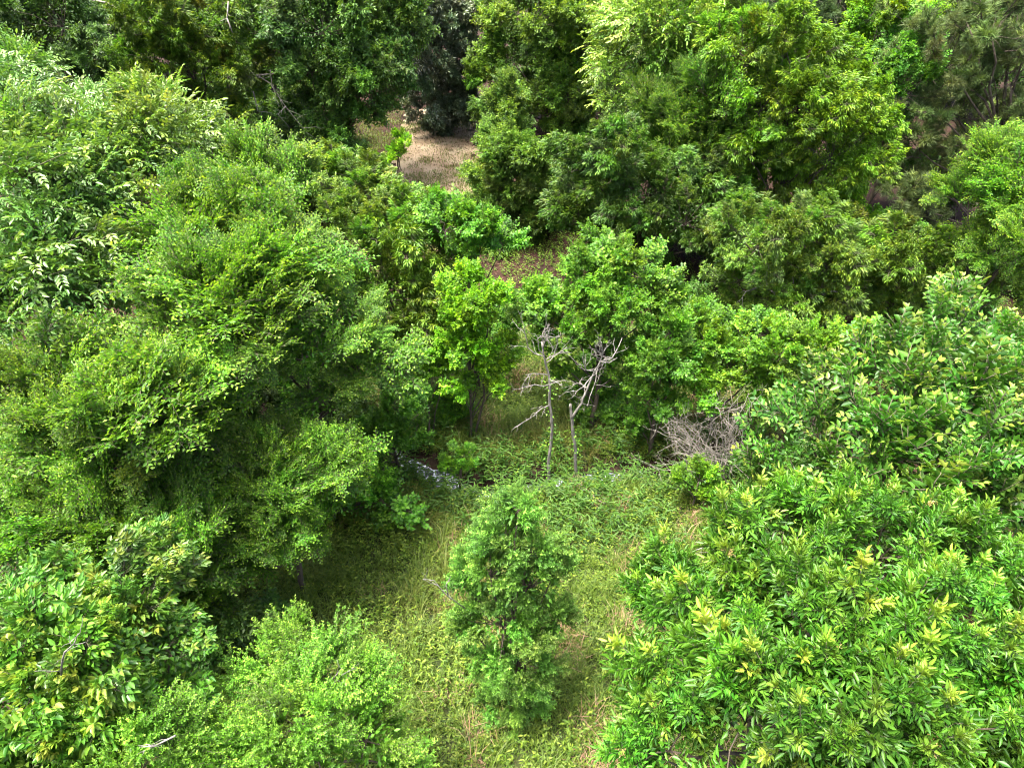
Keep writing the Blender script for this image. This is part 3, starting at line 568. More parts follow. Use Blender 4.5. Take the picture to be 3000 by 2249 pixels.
    {'name': 'oak_tree', 'species': 'oak', 'label': 'full green oak behind the narrow pointed tree', 'category': 'tree', 'base': (2.5, 54.76), 'lobes': [(1.36, 51.27, 9.93, 3.03), (4.07, 53.96, 8.97, 2.87), (2.95, 56.42, 6.4, 3.08), (-0.03, 55.12, 6.96, 2.12), (5.07, 53.17, 7.61, 1.69), (4.11, 51.81, 5.13, 2.56), (1.53, 53.86, 3.67, 2.33), (2.81, 57.34, 12.06, 4.13), (5.7, 54.7, 5.12, 1.25), (4.33, 53.1, 2.53, 2.16), (-1.91, 52.82, 3.93, 1.41), (-2.25, 53.88, 5.78, 1.12), (1.07, 55.06, 9.48, 2.88, 0.55), (3.86, 60.27, 5.94, 2.93, 0.55), (5.58, 55.28, 7.36, 1.61, 0.55), (2.18, 56.77, 3.32, 2.21, 0.55), (6.02, 56.26, 4.93, 1.19, 0.55), (-1.49, 54.58, 3.72, 1.34, 0.55)], 'color': (1.35, 1.5, 0.9), 'bl': 1.9, 'dens': 1.0, 'lift': 0.5, 'flat': 0.8},
    {'name': 'magnolia_tree', 'species': 'magnolia', 'label': 'dark grey-green glossy tree at the far end of the path', 'category': 'tree', 'base': (-6.09, 60.83), 'lobes': [(-7.51, 60.44, 8.66, 2.25), (-5.15, 58.22, 8.65, 2.25), (-6.02, 58.15, 6.07, 2.69), (-4.6, 60.52, 4.93, 1.64), (-8.12, 61.84, 3.2, 2.23), (-5.87, 60.5, 2.77, 2.2), (-4.64, 58.95, 1.86, 1.5), (-6.71, 58.79, 2.27, 1.77), (-6.18, 60.32, 0.56, 1.22), (-6.45, 62.68, 11.29, 3.02), (-6.84, 63.25, 8.32, 2.14, 0.55), (-5.46, 61.51, 5.67, 2.56, 0.55), (-7.63, 64.63, 2.87, 2.12, 0.55), (-4.28, 60.83, 1.64, 1.42, 0.55), (-5.89, 61.84, 0.38, 1.16, 0.55)], 'color': (1.5, 1.5, 1.5), 'bl': 2.0, 'dens': 1.3, 'lift': 0.35, 'flat': 0.8},
    {'name': 'oak_tree', 'species': 'oak', 'label': 'dark oak in the top left corner', 'category': 'tree', 'base': (-24.71, 39.14), 'lobes': [(-25.68, 39.64, 11.1, 2.61), (-24.67, 39.59, 9.33, 2.17), (-25.44, 37.73, 9.03, 1.84), (-21.27, 36.11, 12.02, 2.02), (-23.57, 37.61, 8.16, 1.0), (-27.94, 39.77, 11.08, 2.99), (-24.91, 42.9, 10.71, 2.48, 0.55), (-25.64, 40.03, 8.75, 1.75, 0.55), (-23.27, 38.86, 8.01, 0.95, 0.55)], 'color': (0.85, 1.0, 0.85), 'bl': 1.7, 'dens': 1.0, 'lift': 0.45, 'flat': 0.8},
    {'name': 'oak_tree', 'species': 'droop', 'label': 'dark oak with a sunlit rounded clump, second from the top left corner', 'category': 'tree', 'base': (-18.6, 42.67), 'lobes': [(-19.59, 40.65, 9.59, 1.56), (-18.53, 41.94, 8.88, 2.16), (-16.84, 43.54, 8.31, 1.97), (-17.74, 43.33, 10.79, 2.43), (-19.19, 41.12, 11.55, 1.78), (-20.97, 40.97, 8.1, 1.21), (-18.63, 41.9, 6.5, 1.4), (-17.26, 42.97, 5.83, 1.3), (-19.76, 42.6, 9.36, 1.48, 0.55), (-17.25, 46.0, 8.01, 1.87, 0.55), (-19.23, 43.34, 11.28, 1.69, 0.55), (-18.24, 43.65, 6.29, 1.33, 0.55)], 'color': (1.15, 1.2, 0.85), 'bl': 1.7, 'dens': 1.0, 'lift': 0.45, 'flat': 0.8},
    {'name': 'oak_tree', 'species': 'oak', 'label': 'big dark oak left of the dirt path', 'category': 'tree', 'base': (-11.9, 47.15), 'lobes': [(-15.42, 46.63, 10.31, 3.05), (-11.01, 43.71, 10.73, 2.86), (-12.11, 44.41, 8.4, 2.29), (-10.05, 46.95, 8.71, 3.14), (-7.79, 48.19, 9.83, 2.56), (-11.01, 46.67, 5.74, 2.79), (-8.73, 44.57, 6.79, 2.0), (-10.74, 44.75, 3.94, 1.84), (-7.86, 46.34, 8.02, 1.34), (-12.85, 47.41, 2.85, 1.79), (-14.29, 46.48, 4.03, 1.74), (-16.43, 45.1, 3.54, 1.39), (-15.11, 45.03, 2.51, 1.41), (-13.24, 46.75, 12.97, 3.37), (-9.32, 49.08, 12.77, 3.54), (-16.42, 46.3, 5.26, 0.93), (-15.9, 50.44, 9.85, 2.9, 0.55), (-12.68, 47.27, 8.06, 2.18, 0.55), (-8.43, 51.39, 9.45, 2.43, 0.55), (-8.71, 47.07, 6.49, 1.9, 0.55), (-8.26, 48.02, 7.82, 1.27, 0.55), (-14.39, 48.65, 3.77, 1.65, 0.55), (-14.78, 46.79, 2.3, 1.34, 0.55), (-10.18, 53.5, 12.24, 3.36, 0.55)], 'color': (0.95, 1.15, 1.0), 'bl': 1.8, 'dens': 1.0, 'lift': 0.45, 'flat': 0.8},
    {'name': 'bright_bush', 'species': 'maple', 'label': 'small lime bush at the left edge of the dirt path', 'category': 'bush', 'base': (-7.14, 43.06), 'lobes': [(-6.99, 43.24, 4.66, 0.41), (-7.28, 43.38, 3.62, 0.54), (-6.65, 42.95, 4.18, 0.41), (-7.62, 42.67, 3.27, 0.42)], 'color': (2.1, 1.9, 0.7), 'bl': 0.6, 'dens': 1.0, 'lift': 0.6, 'flat': 0.8},
    {'name': 'oak_tree', 'species': 'oak', 'label': 'far dark tree behind the corner oak, at the left end of the far row', 'category': 'tree', 'base': (-47.21, 66.94), 'lobes': [(-45.46, 63.07, 7.61, 3.26), (-51.03, 65.87, 6.11, 3.13), (-46.64, 68.58, 6.04, 3.24), (-49.31, 67.78, 9.79, 3.09), (-43.38, 64.56, 10.46, 2.94), (-47.14, 63.3, 4.37, 3.07), (-46.87, 65.8, 3.1, 2.25), (-53.41, 67.76, 2.69, 2.32), (-46.11, 67.14, 7.12, 3.1, 0.55), (-45.73, 72.63, 5.55, 3.08, 0.55), (-44.05, 68.23, 10.02, 2.79, 0.55), (-47.38, 68.61, 2.76, 2.14, 0.55)], 'color': (0.7, 0.85, 0.8), 'bl': 2.6, 'dens': 0.9, 'lift': 0.4, 'group': 'trees of the far row', 'flat': 0.8},
    {'name': 'oak_tree', 'species': 'oak', 'label': 'far dark tree seen between the two left-hand oaks', 'category': 'tree', 'base': (-39.21, 71.0), 'lobes': [(-40.25, 70.75, 6.47, 3.41), (-41.85, 67.7, 5.81, 3.0), (-35.97, 67.85, 6.16, 2.99), (-40.98, 70.92, 9.45, 3.02), (-38.29, 72.74, 9.63, 3.09), (-41.64, 70.83, 2.87, 3.21), (-38.11, 68.45, 2.54, 2.19), (-42.94, 68.43, 2.55, 2.18), (-39.41, 75.01, 5.96, 3.24, 0.55), (-35.84, 71.59, 5.71, 2.84, 0.55), (-37.53, 76.6, 9.17, 2.94, 0.55), (-37.76, 71.19, 2.21, 2.08, 0.55)], 'color': (0.65, 0.8, 0.75), 'bl': 2.6, 'dens': 0.9, 'lift': 0.4, 'group': 'trees of the far row', 'flat': 0.8},
    {'name': 'oak_tree', 'species': 'oak', 'label': 'far dark tree behind the big oak and its dead branches', 'category': 'tree', 'base': (-27.78, 75.94), 'lobes': [(-29.08, 76.42, 5.63, 3.95), (-33.07, 76.78, 4.31, 3.64), (-24.82, 73.57, 5.24, 3.48), (-28.13, 70.95, 9.45, 3.24), (-24.8, 72.48, 9.66, 3.3), (-29.91, 76.08, 1.82, 3.69), (-27.21, 76.0, 0.95, 2.6), (-32.04, 73.82, 1.41, 2.53), (-28.1, 81.36, 5.04, 3.75, 0.55), (-24.48, 77.92, 4.72, 3.31, 0.55), (-24.66, 76.61, 9.17, 3.13, 0.55), (-27.09, 79.25, 0.56, 2.47, 0.55)], 'color': (0.65, 0.8, 0.75), 'bl': 2.6, 'dens': 0.9, 'lift': 0.4, 'group': 'trees of the far row', 'flat': 0.8},
    {'name': 'oak_tree', 'species': 'oak', 'label': 'far dark tree behind the big oak, near the path', 'category': 'tree', 'base': (-14.16, 80.91), 'lobes': [(-14.35, 77.15, 5.52, 3.19), (-17.95, 79.82, 3.8, 3.03), (-12.42, 82.48, 3.82, 3.12), (-16.52, 81.76, 8.3, 2.99), (-12.5, 78.65, 9.03, 2.86), (-14.87, 77.37, 1.57, 3.0), (-13.02, 79.77, 0.15, 2.18), (-18.3, 81.69, -0.25, 2.24), (-14.03, 81.14, 5.04, 3.03, 0.55), (-11.51, 86.38, 3.35, 2.96, 0.55), (-12.02, 82.23, 8.6, 2.72, 0.55), (-12.49, 82.49, -0.18, 2.07, 0.55)], 'color': (0.7, 0.85, 0.85), 'bl': 2.6, 'dens': 0.9, 'lift': 0.4, 'group': 'trees of the far row', 'flat': 0.8},
    {'name': 'oak_tree', 'species': 'oak', 'label': 'far tree behind the large yellow-green tree', 'category': 'tree', 'base': (20.5, 73.12), 'lobes': [(20.11, 72.88, 6.15, 3.76), (16.18, 69.5, 5.51, 3.3), (22.54, 69.6, 5.88, 3.29), (17.63, 72.97, 9.23, 3.33), (22.04, 75.02, 9.4, 3.41), (20.8, 72.97, 2.44, 3.54), (22.87, 70.32, 2.15, 2.41), (17.51, 70.25, 2.16, 2.4), (19.05, 77.58, 5.59, 3.57, 0.55), (23.5, 73.71, 5.39, 3.13, 0.55), (21.6, 79.28, 8.89, 3.24, 0.55), (22.15, 73.33, 1.79, 2.29, 0.55)], 'color': (0.9, 0.95, 0.75), 'bl': 2.6, 'dens': 0.9, 'lift': 0.4, 'group': 'trees of the far row', 'flat': 0.8},
    {'name': 'oak_tree', 'species': 'oak', 'label': 'far tree behind the hidden pine', 'category': 'tree', 'base': (31.24, 77.85), 'lobes': [(31.12, 78.28, 5.35, 3.77), (28.23, 78.68, 3.99, 3.49), (33.52, 75.64, 4.91, 3.34), (26.43, 73.09, 9.22, 3.11), (30.53, 74.5, 9.45, 3.16), (32.02, 77.95, 1.45, 3.53), (35.0, 77.93, 0.54, 2.49), (28.7, 75.87, 0.98, 2.42), (30.6, 82.99, 4.78, 3.58, 0.55), (33.61, 79.81, 4.41, 3.17, 0.55), (29.59, 78.45, 8.98, 3.0, 0.55), (35.56, 81.04, 0.17, 2.37, 0.55)], 'color': (0.85, 0.95, 0.8), 'bl': 2.6, 'dens': 0.9, 'lift': 0.4, 'group': 'trees of the far row', 'flat': 0.8},
    {'name': 'oak_tree', 'species': 'oak', 'label': 'far tree behind the dark pine', 'category': 'tree', 'base': (39.77, 70.99), 'lobes': [(37.14, 66.87, 7.05, 3.45), (35.96, 69.76, 5.47, 3.31), (44.01, 72.7, 5.38, 3.44), (36.95, 71.97, 9.34, 3.29), (38.72, 68.56, 10.05, 3.12), (38.52, 67.11, 3.61, 3.26), (42.96, 69.72, 2.28, 2.39), (38.81, 71.84, 1.83, 2.46), (38.12, 71.18, 6.53, 3.28, 0.55), (44.26, 77.0, 4.86, 3.27, 0.55), (38.94, 72.46, 9.58, 2.96, 0.55), (42.8, 72.71, 1.92, 2.27, 0.55)], 'color': (0.8, 0.95, 0.8), 'bl': 2.6, 'dens': 0.9, 'lift': 0.4, 'group': 'trees of the far row', 'flat': 0.8},
    {'name': 'oak_tree', 'species': 'oak', 'label': 'far tree at the right end of the far row', 'category': 'tree', 'base': (46.73, 67.03), 'lobes': [(46.49, 66.86, 7.05, 3.45), (41.86, 63.73, 6.46, 3.02), (47.59, 63.77, 6.81, 3.02), (43.41, 66.84, 9.89, 3.05), (48.15, 68.77, 10.03, 3.13), (48.08, 66.93, 3.65, 3.25), (49.11, 64.48, 3.38, 2.21), (44.15, 64.38, 3.4, 2.2), (45.92, 71.17, 6.53, 3.28, 0.55), (48.38, 67.55, 6.36, 2.87, 0.55), (47.97, 72.68, 9.56, 2.97, 0.55), (49.66, 67.24, 3.05, 2.1, 0.55)], 'color': (0.8, 0.95, 0.8), 'bl': 2.6, 'dens': 0.9, 'lift': 0.4, 'group': 'trees of the far row', 'flat': 0.8},
    {'name': 'pine_tree', 'species': 'pine', 'label': 'far pine with a bare trunk against the orange clay, top of the view', 'category': 'tree', 'base': (15.91, 119.46), 'lobes': [(13.35, 107.82, 12.43, 4.4), (11.11, 108.2, 14.43, 3.73), (15.36, 104.63, 14.99, 3.6), (12.34, 100.99, 17.77, 3.97), (14.27, 113.32, 11.77, 4.18, 0.55), (15.37, 109.13, 14.45, 3.42, 0.55)], 'color': (1, 1, 1), 'bl': 2.6, 'dens': 1.0, 'lift': 0.4, 'flat': 0.8},
]
SNAGS = [{'label': 'pale dead snag with curled bare branches at its top, left of the pair', 'trunk': [(1.38, 17.7, -0.25), (1.27, 17.7, 0.79), (1.34, 17.7, 2.06), (1.24, 17.7, 3.31), (1.21, 17.7, 4.13), (1.17, 17.7, 4.49), (1.06, 17.7, 4.9), (0.99, 17.7, 5.25), (0.92, 17.7, 5.71)], 'r': (0.058, 0.024), 'branches': [[(1.18, 17.6, 4.17), (0.71, 17.6, 4.32), (0.41, 17.6, 4.35), (0.31, 17.6, 4.5)], [(1.19, 17.4, 3.51), (0.92, 17.4, 3.48), (0.57, 17.4, 3.23), (0.07, 17.4, 2.98)], [(0.99, 17.6, 5.26), (0.69, 17.6, 5.38), (0.49, 17.6, 5.6), (0.39, 17.6, 6.1), (0.36, 17.6, 6.35)], [(1.0, 17.9, 5.12), (0.84, 17.9, 5.35), (0.78, 17.9, 5.75), (0.88, 17.9, 5.92)], [(1.05, 17.5, 5.21), (1.3, 17.5, 5.39), (1.38, 17.5, 5.78), (1.35, 17.5, 6.06)], [(1.1, 17.9, 4.83), (1.43, 17.9, 5.09), (1.74, 17.9, 5.29)], [(1.19, 18.0, 4.28), (0.96, 18.0, 4.46), (0.66, 18.0, 4.61), (0.42, 18.0, 4.7)], [(0.94, 17.6, 5.55), (1.05, 17.6, 5.88), (1.14, 17.6, 6.21)], [(1.18, 17.3, 4.6), (1.36, 17.3, 4.83), (1.45, 17.3, 5.06)], [(0.97, 18.0, 5.34), (0.93, 18.0, 5.74), (1.02, 18.0, 6.02)]]}, {'label': 'leaning dead snag with a broken stub, right of the pair', 'trunk': [(2.34, 17.8, 0.03), (2.19, 17.8, 1.28), (2.07, 17.8, 1.97), (1.98, 17.8, 2.71), (1.93, 17.8, 3.24)], 'r': (0.062, 0.045), 'branches': [[(1.99, 17.7, 2.73), (2.29, 17.7, 3.38), (2.41, 17.7, 3.88), (2.57, 17.7, 4.49), (2.77, 17.7, 5.02), (2.79, 17.7, 5.48), (2.74, 17.7, 5.74)], [(2.76, 17.6, 5.06), (3.14, 17.6, 5.09), (3.31, 17.6, 5.32), (3.45, 17.6, 5.6)], [(2.6, 17.5, 4.78), (2.28, 17.5, 4.92), (2.19, 17.5, 5.27), (2.12, 17.5, 5.61)], [(2.54, 17.4, 4.7), (2.2, 17.4, 4.52), (1.95, 17.4, 4.61)], [(2.83, 17.9, 5.12), (2.62, 17.9, 5.41), (2.56, 17.9, 5.64)], [(2.46, 17.7, 3.94), (2.2, 17.7, 4.06), (1.96, 17.7, 3.94)], [(2.86, 17.9, 4.83), (3.12, 17.9, 4.65), (3.41, 17.9, 4.68)], [(2.32, 17.9, 3.22), (2.55, 17.9, 2.83), (2.8, 17.9, 3.61), (2.88, 17.9, 3.92)]]}]
BARE = {'big dark oak left of the dirt path': [[(-15.62, 43.4, 8.26), (-15.04, 43.4, 8.0), (-14.4, 43.4, 7.57), (-14.08, 43.4, 6.88), (-13.74, 43.4, 6.26), (-13.15, 43.4, 5.35), (-12.64, 43.4, 4.52)], [(-14.08, 43.4, 6.88), (-14.31, 43.4, 7.57), (-14.24, 43.4, 8.34)], [(-13.74, 43.4, 6.26), (-14.29, 43.4, 5.81), (-13.78, 43.4, 5.08)], [(-15.04, 43.4, 8.0), (-14.01, 43.4, 8.13)], [(-17.94, 43.4, 8.42), (-18.47, 43.4, 7.83), (-18.19, 43.4, 7.49)], [(-15.51, 43.4, 7.14), (-15.48, 43.4, 5.99), (-14.65, 43.4, 5.9)]], 'dark oak with a sunlit rounded clump, second from the top left corner': [[(-21.83, 40.5, 12.27), (-21.08, 40.5, 12.13), (-20.55, 40.5, 11.77), (-20.05, 40.5, 11.34)], [(-22.27, 40.5, 11.05), (-21.43, 40.5, 11.12), (-20.79, 40.5, 11.08)], [(-14.78, 40.5, 12.2), (-15.05, 40.5, 11.41), (-15.4, 40.5, 11.3)], [(-15.05, 40.5, 11.41), (-14.9, 40.5, 10.68)], [(-19.21, 40.5, 11.41), (-19.06, 40.5, 10.82), (-19.16, 40.5, 10.23)], [(-22.04, 40.5, 11.7), (-21.19, 40.5, 11.34), (-20.73, 40.5, 10.75)]], 'olive drooping tree with bare grey branches right of the dark gap': [[(11.22, 25.2, 2.17), (11.1, 25.2, 2.7), (10.92, 25.2, 3.36), (10.36, 25.2, 3.72), (9.72, 25.2, 3.43), (9.53, 25.2, 2.92)], [(10.92, 25.2, 3.36), (11.14, 25.2, 3.64), (11.6, 25.2, 3.86), (11.47, 25.2, 4.14)], [(12.93, 25.2, 3.28), (13.3, 25.2, 3.46), (13.84, 25.2, 3.36), (14.49, 25.2, 2.92)], [(13.18, 25.2, 3.43), (13.26, 25.2, 3.72)], [(12.27, 25.2, 2.7), (12.73, 25.2, 2.17), (13.22, 25.2, 2.09)], [(10.44, 25.2, 3.93), (10.46, 25.2, 4.42), (10.26, 25.2, 4.76)]], 'wide tree of drooping leaves with orange young tips, bottom left corner': [[(-5.61, 4.75, 9.08), (-5.5, 4.75, 9.35), (-5.38, 4.75, 9.57), (-5.2, 4.75, 9.74), (-5.08, 4.75, 9.94)]], 'slim leafy sapling standing alone in the middle of the grass': [[(-1.03, 9.2, 4.26), (-1.38, 9.2, 4.69), (-1.53, 9.2, 4.96), (-1.64, 9.2, 5.21), (-1.87, 9.2, 5.26)], [(-1.38, 9.2, 4.69), (-1.39, 9.2, 5.11), (-1.33, 9.2, 5.21)]], 'smaller lime green shrub overlapping the drooping corner tree': [[(-4.77, 4.9, 7.29), (-5.15, 4.9, 7.0), (-5.45, 4.9, 6.78), (-5.65, 4.9, 6.64)], [(-5.15, 4.9, 7.0), (-5.39, 4.9, 6.96)]], 'tall lime green shrub with small leaves and dead twigs, bottom left of the clearing': [[(-3.6, 6.9, 4.56), (-3.41, 6.9, 5.04), (-3.12, 6.9, 5.45), (-2.84, 6.9, 5.7)], [(-3.48, 6.9, 4.99), (-3.17, 6.9, 5.5), (-2.99, 6.9, 5.8)], [(-3.56, 6.9, 4.83), (-3.31, 6.9, 5.15), (-2.98, 6.9, 5.3)], [(-3.46, 6.9, 4.17), (-3.25, 6.9, 4.56), (-2.83, 6.9, 4.88)], [(-3.24, 6.9, 4.06), (-2.92, 6.9, 4.23), (-2.58, 6.9, 4.56)]]}
BRUSH_BASE = (7.79, 17.75, 0)


FLOWER = []
def flower_mesh():
    if not FLOWER:
        r = np.random.default_rng(9); LV = Leaves('4')
        for _ in range(16):
            d = unit((r.uniform(.2, 1), r.normal(0, .6), r.normal(0, .6))); e = d * r.uniform(.06, .16)
            LV.twig([(0, 0, 0), e], .003, .002)
            for _k in range(7):
                LV.add(e * r.uniform(.5, 1) + jit(r, .012), unit(jit(r, 1)), unit(jit(r, 1)), .026, .015, r.random())
        m = leaf_material('ash_flower', (.24, .17, .05), (.36, .26, .09), (.40, .34, .10), .6, .2)
        FLOWER.append(LV.mesh('flower_cluster', m, TWIG, 5))
    return FLOWER[0]

def bough_matrix(p, d, scale, roll):
    d = Vector(d).normalized()
    u = Vector((0, 0, 1)) if abs(d.z) < .97 else Vector((.6, .5, 0))
    y = u.cross(d).normalized(); z = d.cross(y)
    q = Matrix((d, y, z)).transposed().to_4x4()
    return Matrix.Translation(p) @ q @ Matrix.Rotation(roll, 4, 'X') @ Matrix.Diagonal((scale, scale, scale, 1))

def build_tree(i, t):
    r = np.random.default_rng(1000 + i)
    bx, by = t['base']; bz = float(height(bx, by))
    root = thing(t['name'], t['label'], t['category'], (bx, by, bz - .05), t.get('group'))
    O = np.array((bx, by, bz - .05))
    P = np.array([l[:3] for l in t['lobes']]) - O
    R = np.array([l[3] for l in t['lobes']])
    dw = np.array([l[4] if len(l) > 4 else 1.0 for l in t['lobes']])
    
    sp = t['species']; bl = t['bl']
    top = P[:, 2].max() + R.max() * .3
    cen = P.mean(0)
    # trunk and limbs
    small = R.max() < 1.0
    tr = (.011 * top + .03) * (.55 if sp in ('sapling', 'privet') else 1.0)
    wiggle = bend((0, 0, 0), (cen[0] * .8, cen[1] * .8, top * .86), r, .10, 9)
    trunk_lines = [(wiggle, tr, tr * .28)]
    if t.get('trunk') == 'twin':
        trunk_lines = [(wiggle, tr * .5, tr * .25), (bend((.12, .05, 0), (cen[0] * .8 + .5, cen[1] * .8 + .2, top * .8), r, .14, 9), tr * .4, tr * .2)]
    trunk = tube_obj('trunk', trunk_lines[:1], BARK, root, 9, .2, i)
    for ln in trunk_lines[1:]:
        tube_obj('trunk', [ln], BARK, root, 8, .2, i + 7)
    starts = []
    for k in range(len(P)):
        h = np.clip((P[k, 2] - R[k]) * r.uniform(.45, .75), .25 * P[k, 2], .8 * top)
        j = np.clip(h / (top * .86) * 8, 0, 7.99); j0 = int(j)
        s = wiggle[j0] + (wiggle[j0 + 1] - wiggle[j0]) * (j - j0)
        e = P[k] + (0, 0, -.2 * R[k])
        L = bend(s, e, r, .16, 6)
        L[1:-1, 2] += np.array((.0, .06, .08, .05)) * np.linalg.norm(e - s) * .3
        starts.append(e)
        lr = np.clip(.035 * R[k] + .012, .015, tr * .55)
        tube_obj('limb', [(L, lr, lr * .45)], BARK, trunk, 6, .15, i + k)
    # leafy branches spread over the crown's lobes
    L = bl
    R = R * r.uniform(.84, 1.12, len(R)) * (.92 if sp == 'elm' else 1)
    n_each = dw * t['dens'] * 1.7 * 4 * math.pi * R ** 2 / (L * L)
    n_each = np.maximum(n_each, 5)
    big = n_each.sum() / 460
    if big > 1:
        n_each /= big; L = bl * min(1.35, big ** .4)
    twigs, spots = [], []
    lift = t['lift']; fl = t['flat']
    for k in range(len(P)):
        n = int(round(n_each[k]))
        ga = r.uniform(0, 6.28)
        gaps = [unit(jit(r, 1)) for _ in range(5)]
        for q in range(n):
            zc = 1 - 2 * (q + .5) / n
            a = ga + q * 2.39996 + r.normal(0, .25)
            s = math.sqrt(max(0, 1 - zc * zc))
            nrm = np.array((s * math.cos(a), s * math.sin(a), zc))
            if zc < -.1 and r.random() < (.72 if sp in ('elm', 'maple') else .5): continue
            if max(g @ nrm for g in gaps) > .84 and r.random() < .92: continue
            p = P[k] + nrm * (R[k], R[k], R[k] * fl) * (r.uniform(.72, 1.08) + .22 * max(0, r.normal(0, 1)) * (zc > -.2))
            inside = False
            for m in range(len(P)):
                if m != k:
                    dd = (p - P[m]) / (R[m], R[m], R[m] * fl)
                    if dd @ dd < .50: inside = True; break
            if inside and r.random() < .86: continue
            out = p - cen; out = unit(out * (1, 1, .4))
            d = unit(nrm * (1, 1, .55) + out * .45 + UP * lift * r.uniform(.5, 1.3) + jit(r, .16))
            sc = L * (r.uniform(.72, 1.22) if sp != 'elm' else r.uniform(.55, 1.45)) * (1 if zc > -.2 else .85)
            b = p - d * sc * .62
            if b[2] < .05: b[2] = .05
            spots.append((b, d, sc, k))
    # leaders that break the outline
    for k in np.argsort(-P[:, 2])[:max(4, int(len(P) * .7))]:
        for _ in range(3):
            w = unit((r.normal(0, .6), r.normal(0, .6), 1.0))
            p = P[k] + w * (R[k], R[k], R[k] * fl) * r.uniform(1.0, 1.3)
            d = unit(w * .6 + UP * (.4 + .6 * lift) + jit(r, .15)); sc = L * r.uniform(.55, .95)
            spots.append((p - d * sc * .6, d, sc, k))
    r.shuffle(spots)
    spots = spots[:288]
    for b, d, sc, k in spots:
        twigs.append((bend(starts[k], b, r, .2, 4), .010 + .006 * sc, .008))
    # the crown's own mesh: its branchwork and the inner leaves behind the leafy branches
    LV = Leaves('4' if sp != 'pine' else 'n')
    LV.tw = twigs
    ls = .12 + .02 * min(bl, 2.6)
    for k in range(len(P)):
        for _ in range(int((110 if sp == 'elm' else 160 if sp not in ('broad', 'cherry') else 420) * R[k] ** 2 * dw[k] / max(.6, bl) * (1 if sp != 'pine' else .5))):
            w = unit(jit(r, 1)); rad = R[k] * r.uniform(.25, .78)
            p = P[k] + w * (rad, rad, rad * fl)
            if p[2] < .1: continue
            LV.add(p, unit(w + jit(r, .7) - UP * .2), unit(w + UP + jit(r, .5)), ls * r.uniform(.7, 1.2) * (1 if sp != 'pine' else 1.6), ls * (.5 if sp != 'pine' else .1), 0)
    crown = part('crown', LV.mesh('crown', MAT[sp], BARK, i), root)
    crown.color = (*t['color'], 1)
    ms = boughs(sp)
    col = np.array(t['color'])
    nm = 'needle_branch' if sp == 'pine' else 'leafy_branch'
    for b, d, sc, k in spots:
        o = bpy.data.objects.new(nm, ms[r.integers(len(ms))]); C.objects.link(o)
        o.parent = crown
        o.matrix_local = bough_matrix(b, d, sc, r.normal(0, .45))
        cc = col * (1 + r.normal(0, .07, 3)) * r.uniform(.80, 1.22)
        o.color = (cc[0], cc[1], cc[2], 1)
    if sp == 'ash':
        for b, d, sc, k in spots[:26]:
            o = bpy.data.objects.new('flower_cluster', flower_mesh()); C.objects.link(o)
            o.parent = crown
            o.matrix_local = bough_matrix(b + d * sc * .8 + jit(r, .05), (0, 0, 1), r.uniform(.7, 1.2), r.uniform(0, 6))
    for pts in BARE.get(t['label'], []):
        q = np.array(pts) - O
        lines = [(q, .045 if by > 12 else .014, .012 if by > 12 else .005)]
        for s_ in range(len(q) - 1):
            for z_ in range(2):
                st = q[s_] + (q[s_ + 1] - q[s_]) * r.uniform(.2, .9)
                ln = np.linalg.norm(q[-1] - q[0]) * r.uniform(.12, .28)
                e = st + unit((q[s_ + 1] - q[s_]) / max(1e-6, np.linalg.norm(q[s_ + 1] - q[s_])) * .7 + jit(r, .6)) * ln
                lines.append((bend(st, e, r, .25, 5), .014 if by > 12 else .005, .005 if by > 12 else .0025))
        tube_obj('bare_branch', lines, DEAD if by < 30 else GREYTWIG, trunk, 5, .1, i)
    return len(spots)

# ------------------------------------------------------------------ ground, creek, path
def ramp(N, stops):
    cr = N.new('ShaderNodeValToRGB')
    e = cr.color_ramp.elements
    while len(e) < len(stops): e.new(.5)
    for k, (p, c) in enumerate(stops):
        e[k].position = p; e[k].color = rgb(c)
    return cr

def ground_material(name, stops, scale=1.2, fine=30, bump=.4, a=.55):
    m, N, Lk = new_mat(name)
    out = N.new('ShaderNodeOutputMaterial')
    tc = N.new('ShaderNodeTexCoord')
    n1 = N.new('ShaderNodeTexNoise'); n1.inputs['Scale'].default_value = scale; n1.inputs['Detail'].default_value = 8; n1.inputs['Roughness'].default_value = .65
    n2 = N.new('ShaderNodeTexNoise'); n2.inputs['Scale'].default_value = fine; n2.inputs['Detail'].default_value = 5
    Lk.new(tc.outputs['Object'], n1.inputs['Vector']); Lk.new(tc.outputs['Object'], n2.inputs['Vector'])
    mx = N.new('ShaderNodeMix'); mx.data_type = 'FLOAT'; mx.inputs[0].default_value = 1 - a
    Lk.new(n1.outputs['Fac'], mx.inputs[2]); Lk.new(n2.outputs['Fac'], mx.inputs[3])
    cr = ramp(N, stops); Lk.new(mx.outputs[0], cr.inputs[0])
    bp = N.new('ShaderNodeBump'); bp.inputs['Strength'].default_value = bump; bp.inputs['Distance'].default_value = .05
    Lk.new(n2.outputs['Fac'], bp.inputs['Height'])
    p = N.new('ShaderNodeBsdfPrincipled'); p.inputs['Roughness'].default_value = .95; p.inputs['Specular IOR Level'].default_value = .2
    Lk.new(cr.outputs[0], p.inputs['Base Color']); Lk.new(bp.outputs[0], p.inputs['Normal']); Lk.new(p.outputs[0], out.inputs[0])
    return m

def spaced(lo, hi, step, far):
    a = list(np.arange(lo, hi + 1e-6, step))
    s, v = step, hi
    while v < far:
        s *= 1.35; v += s; a.append(v)
    s, v = step, lo
    while v > -far:
        s *= 1.35; v -= s; a.insert(0, v)
    return np.array(a)

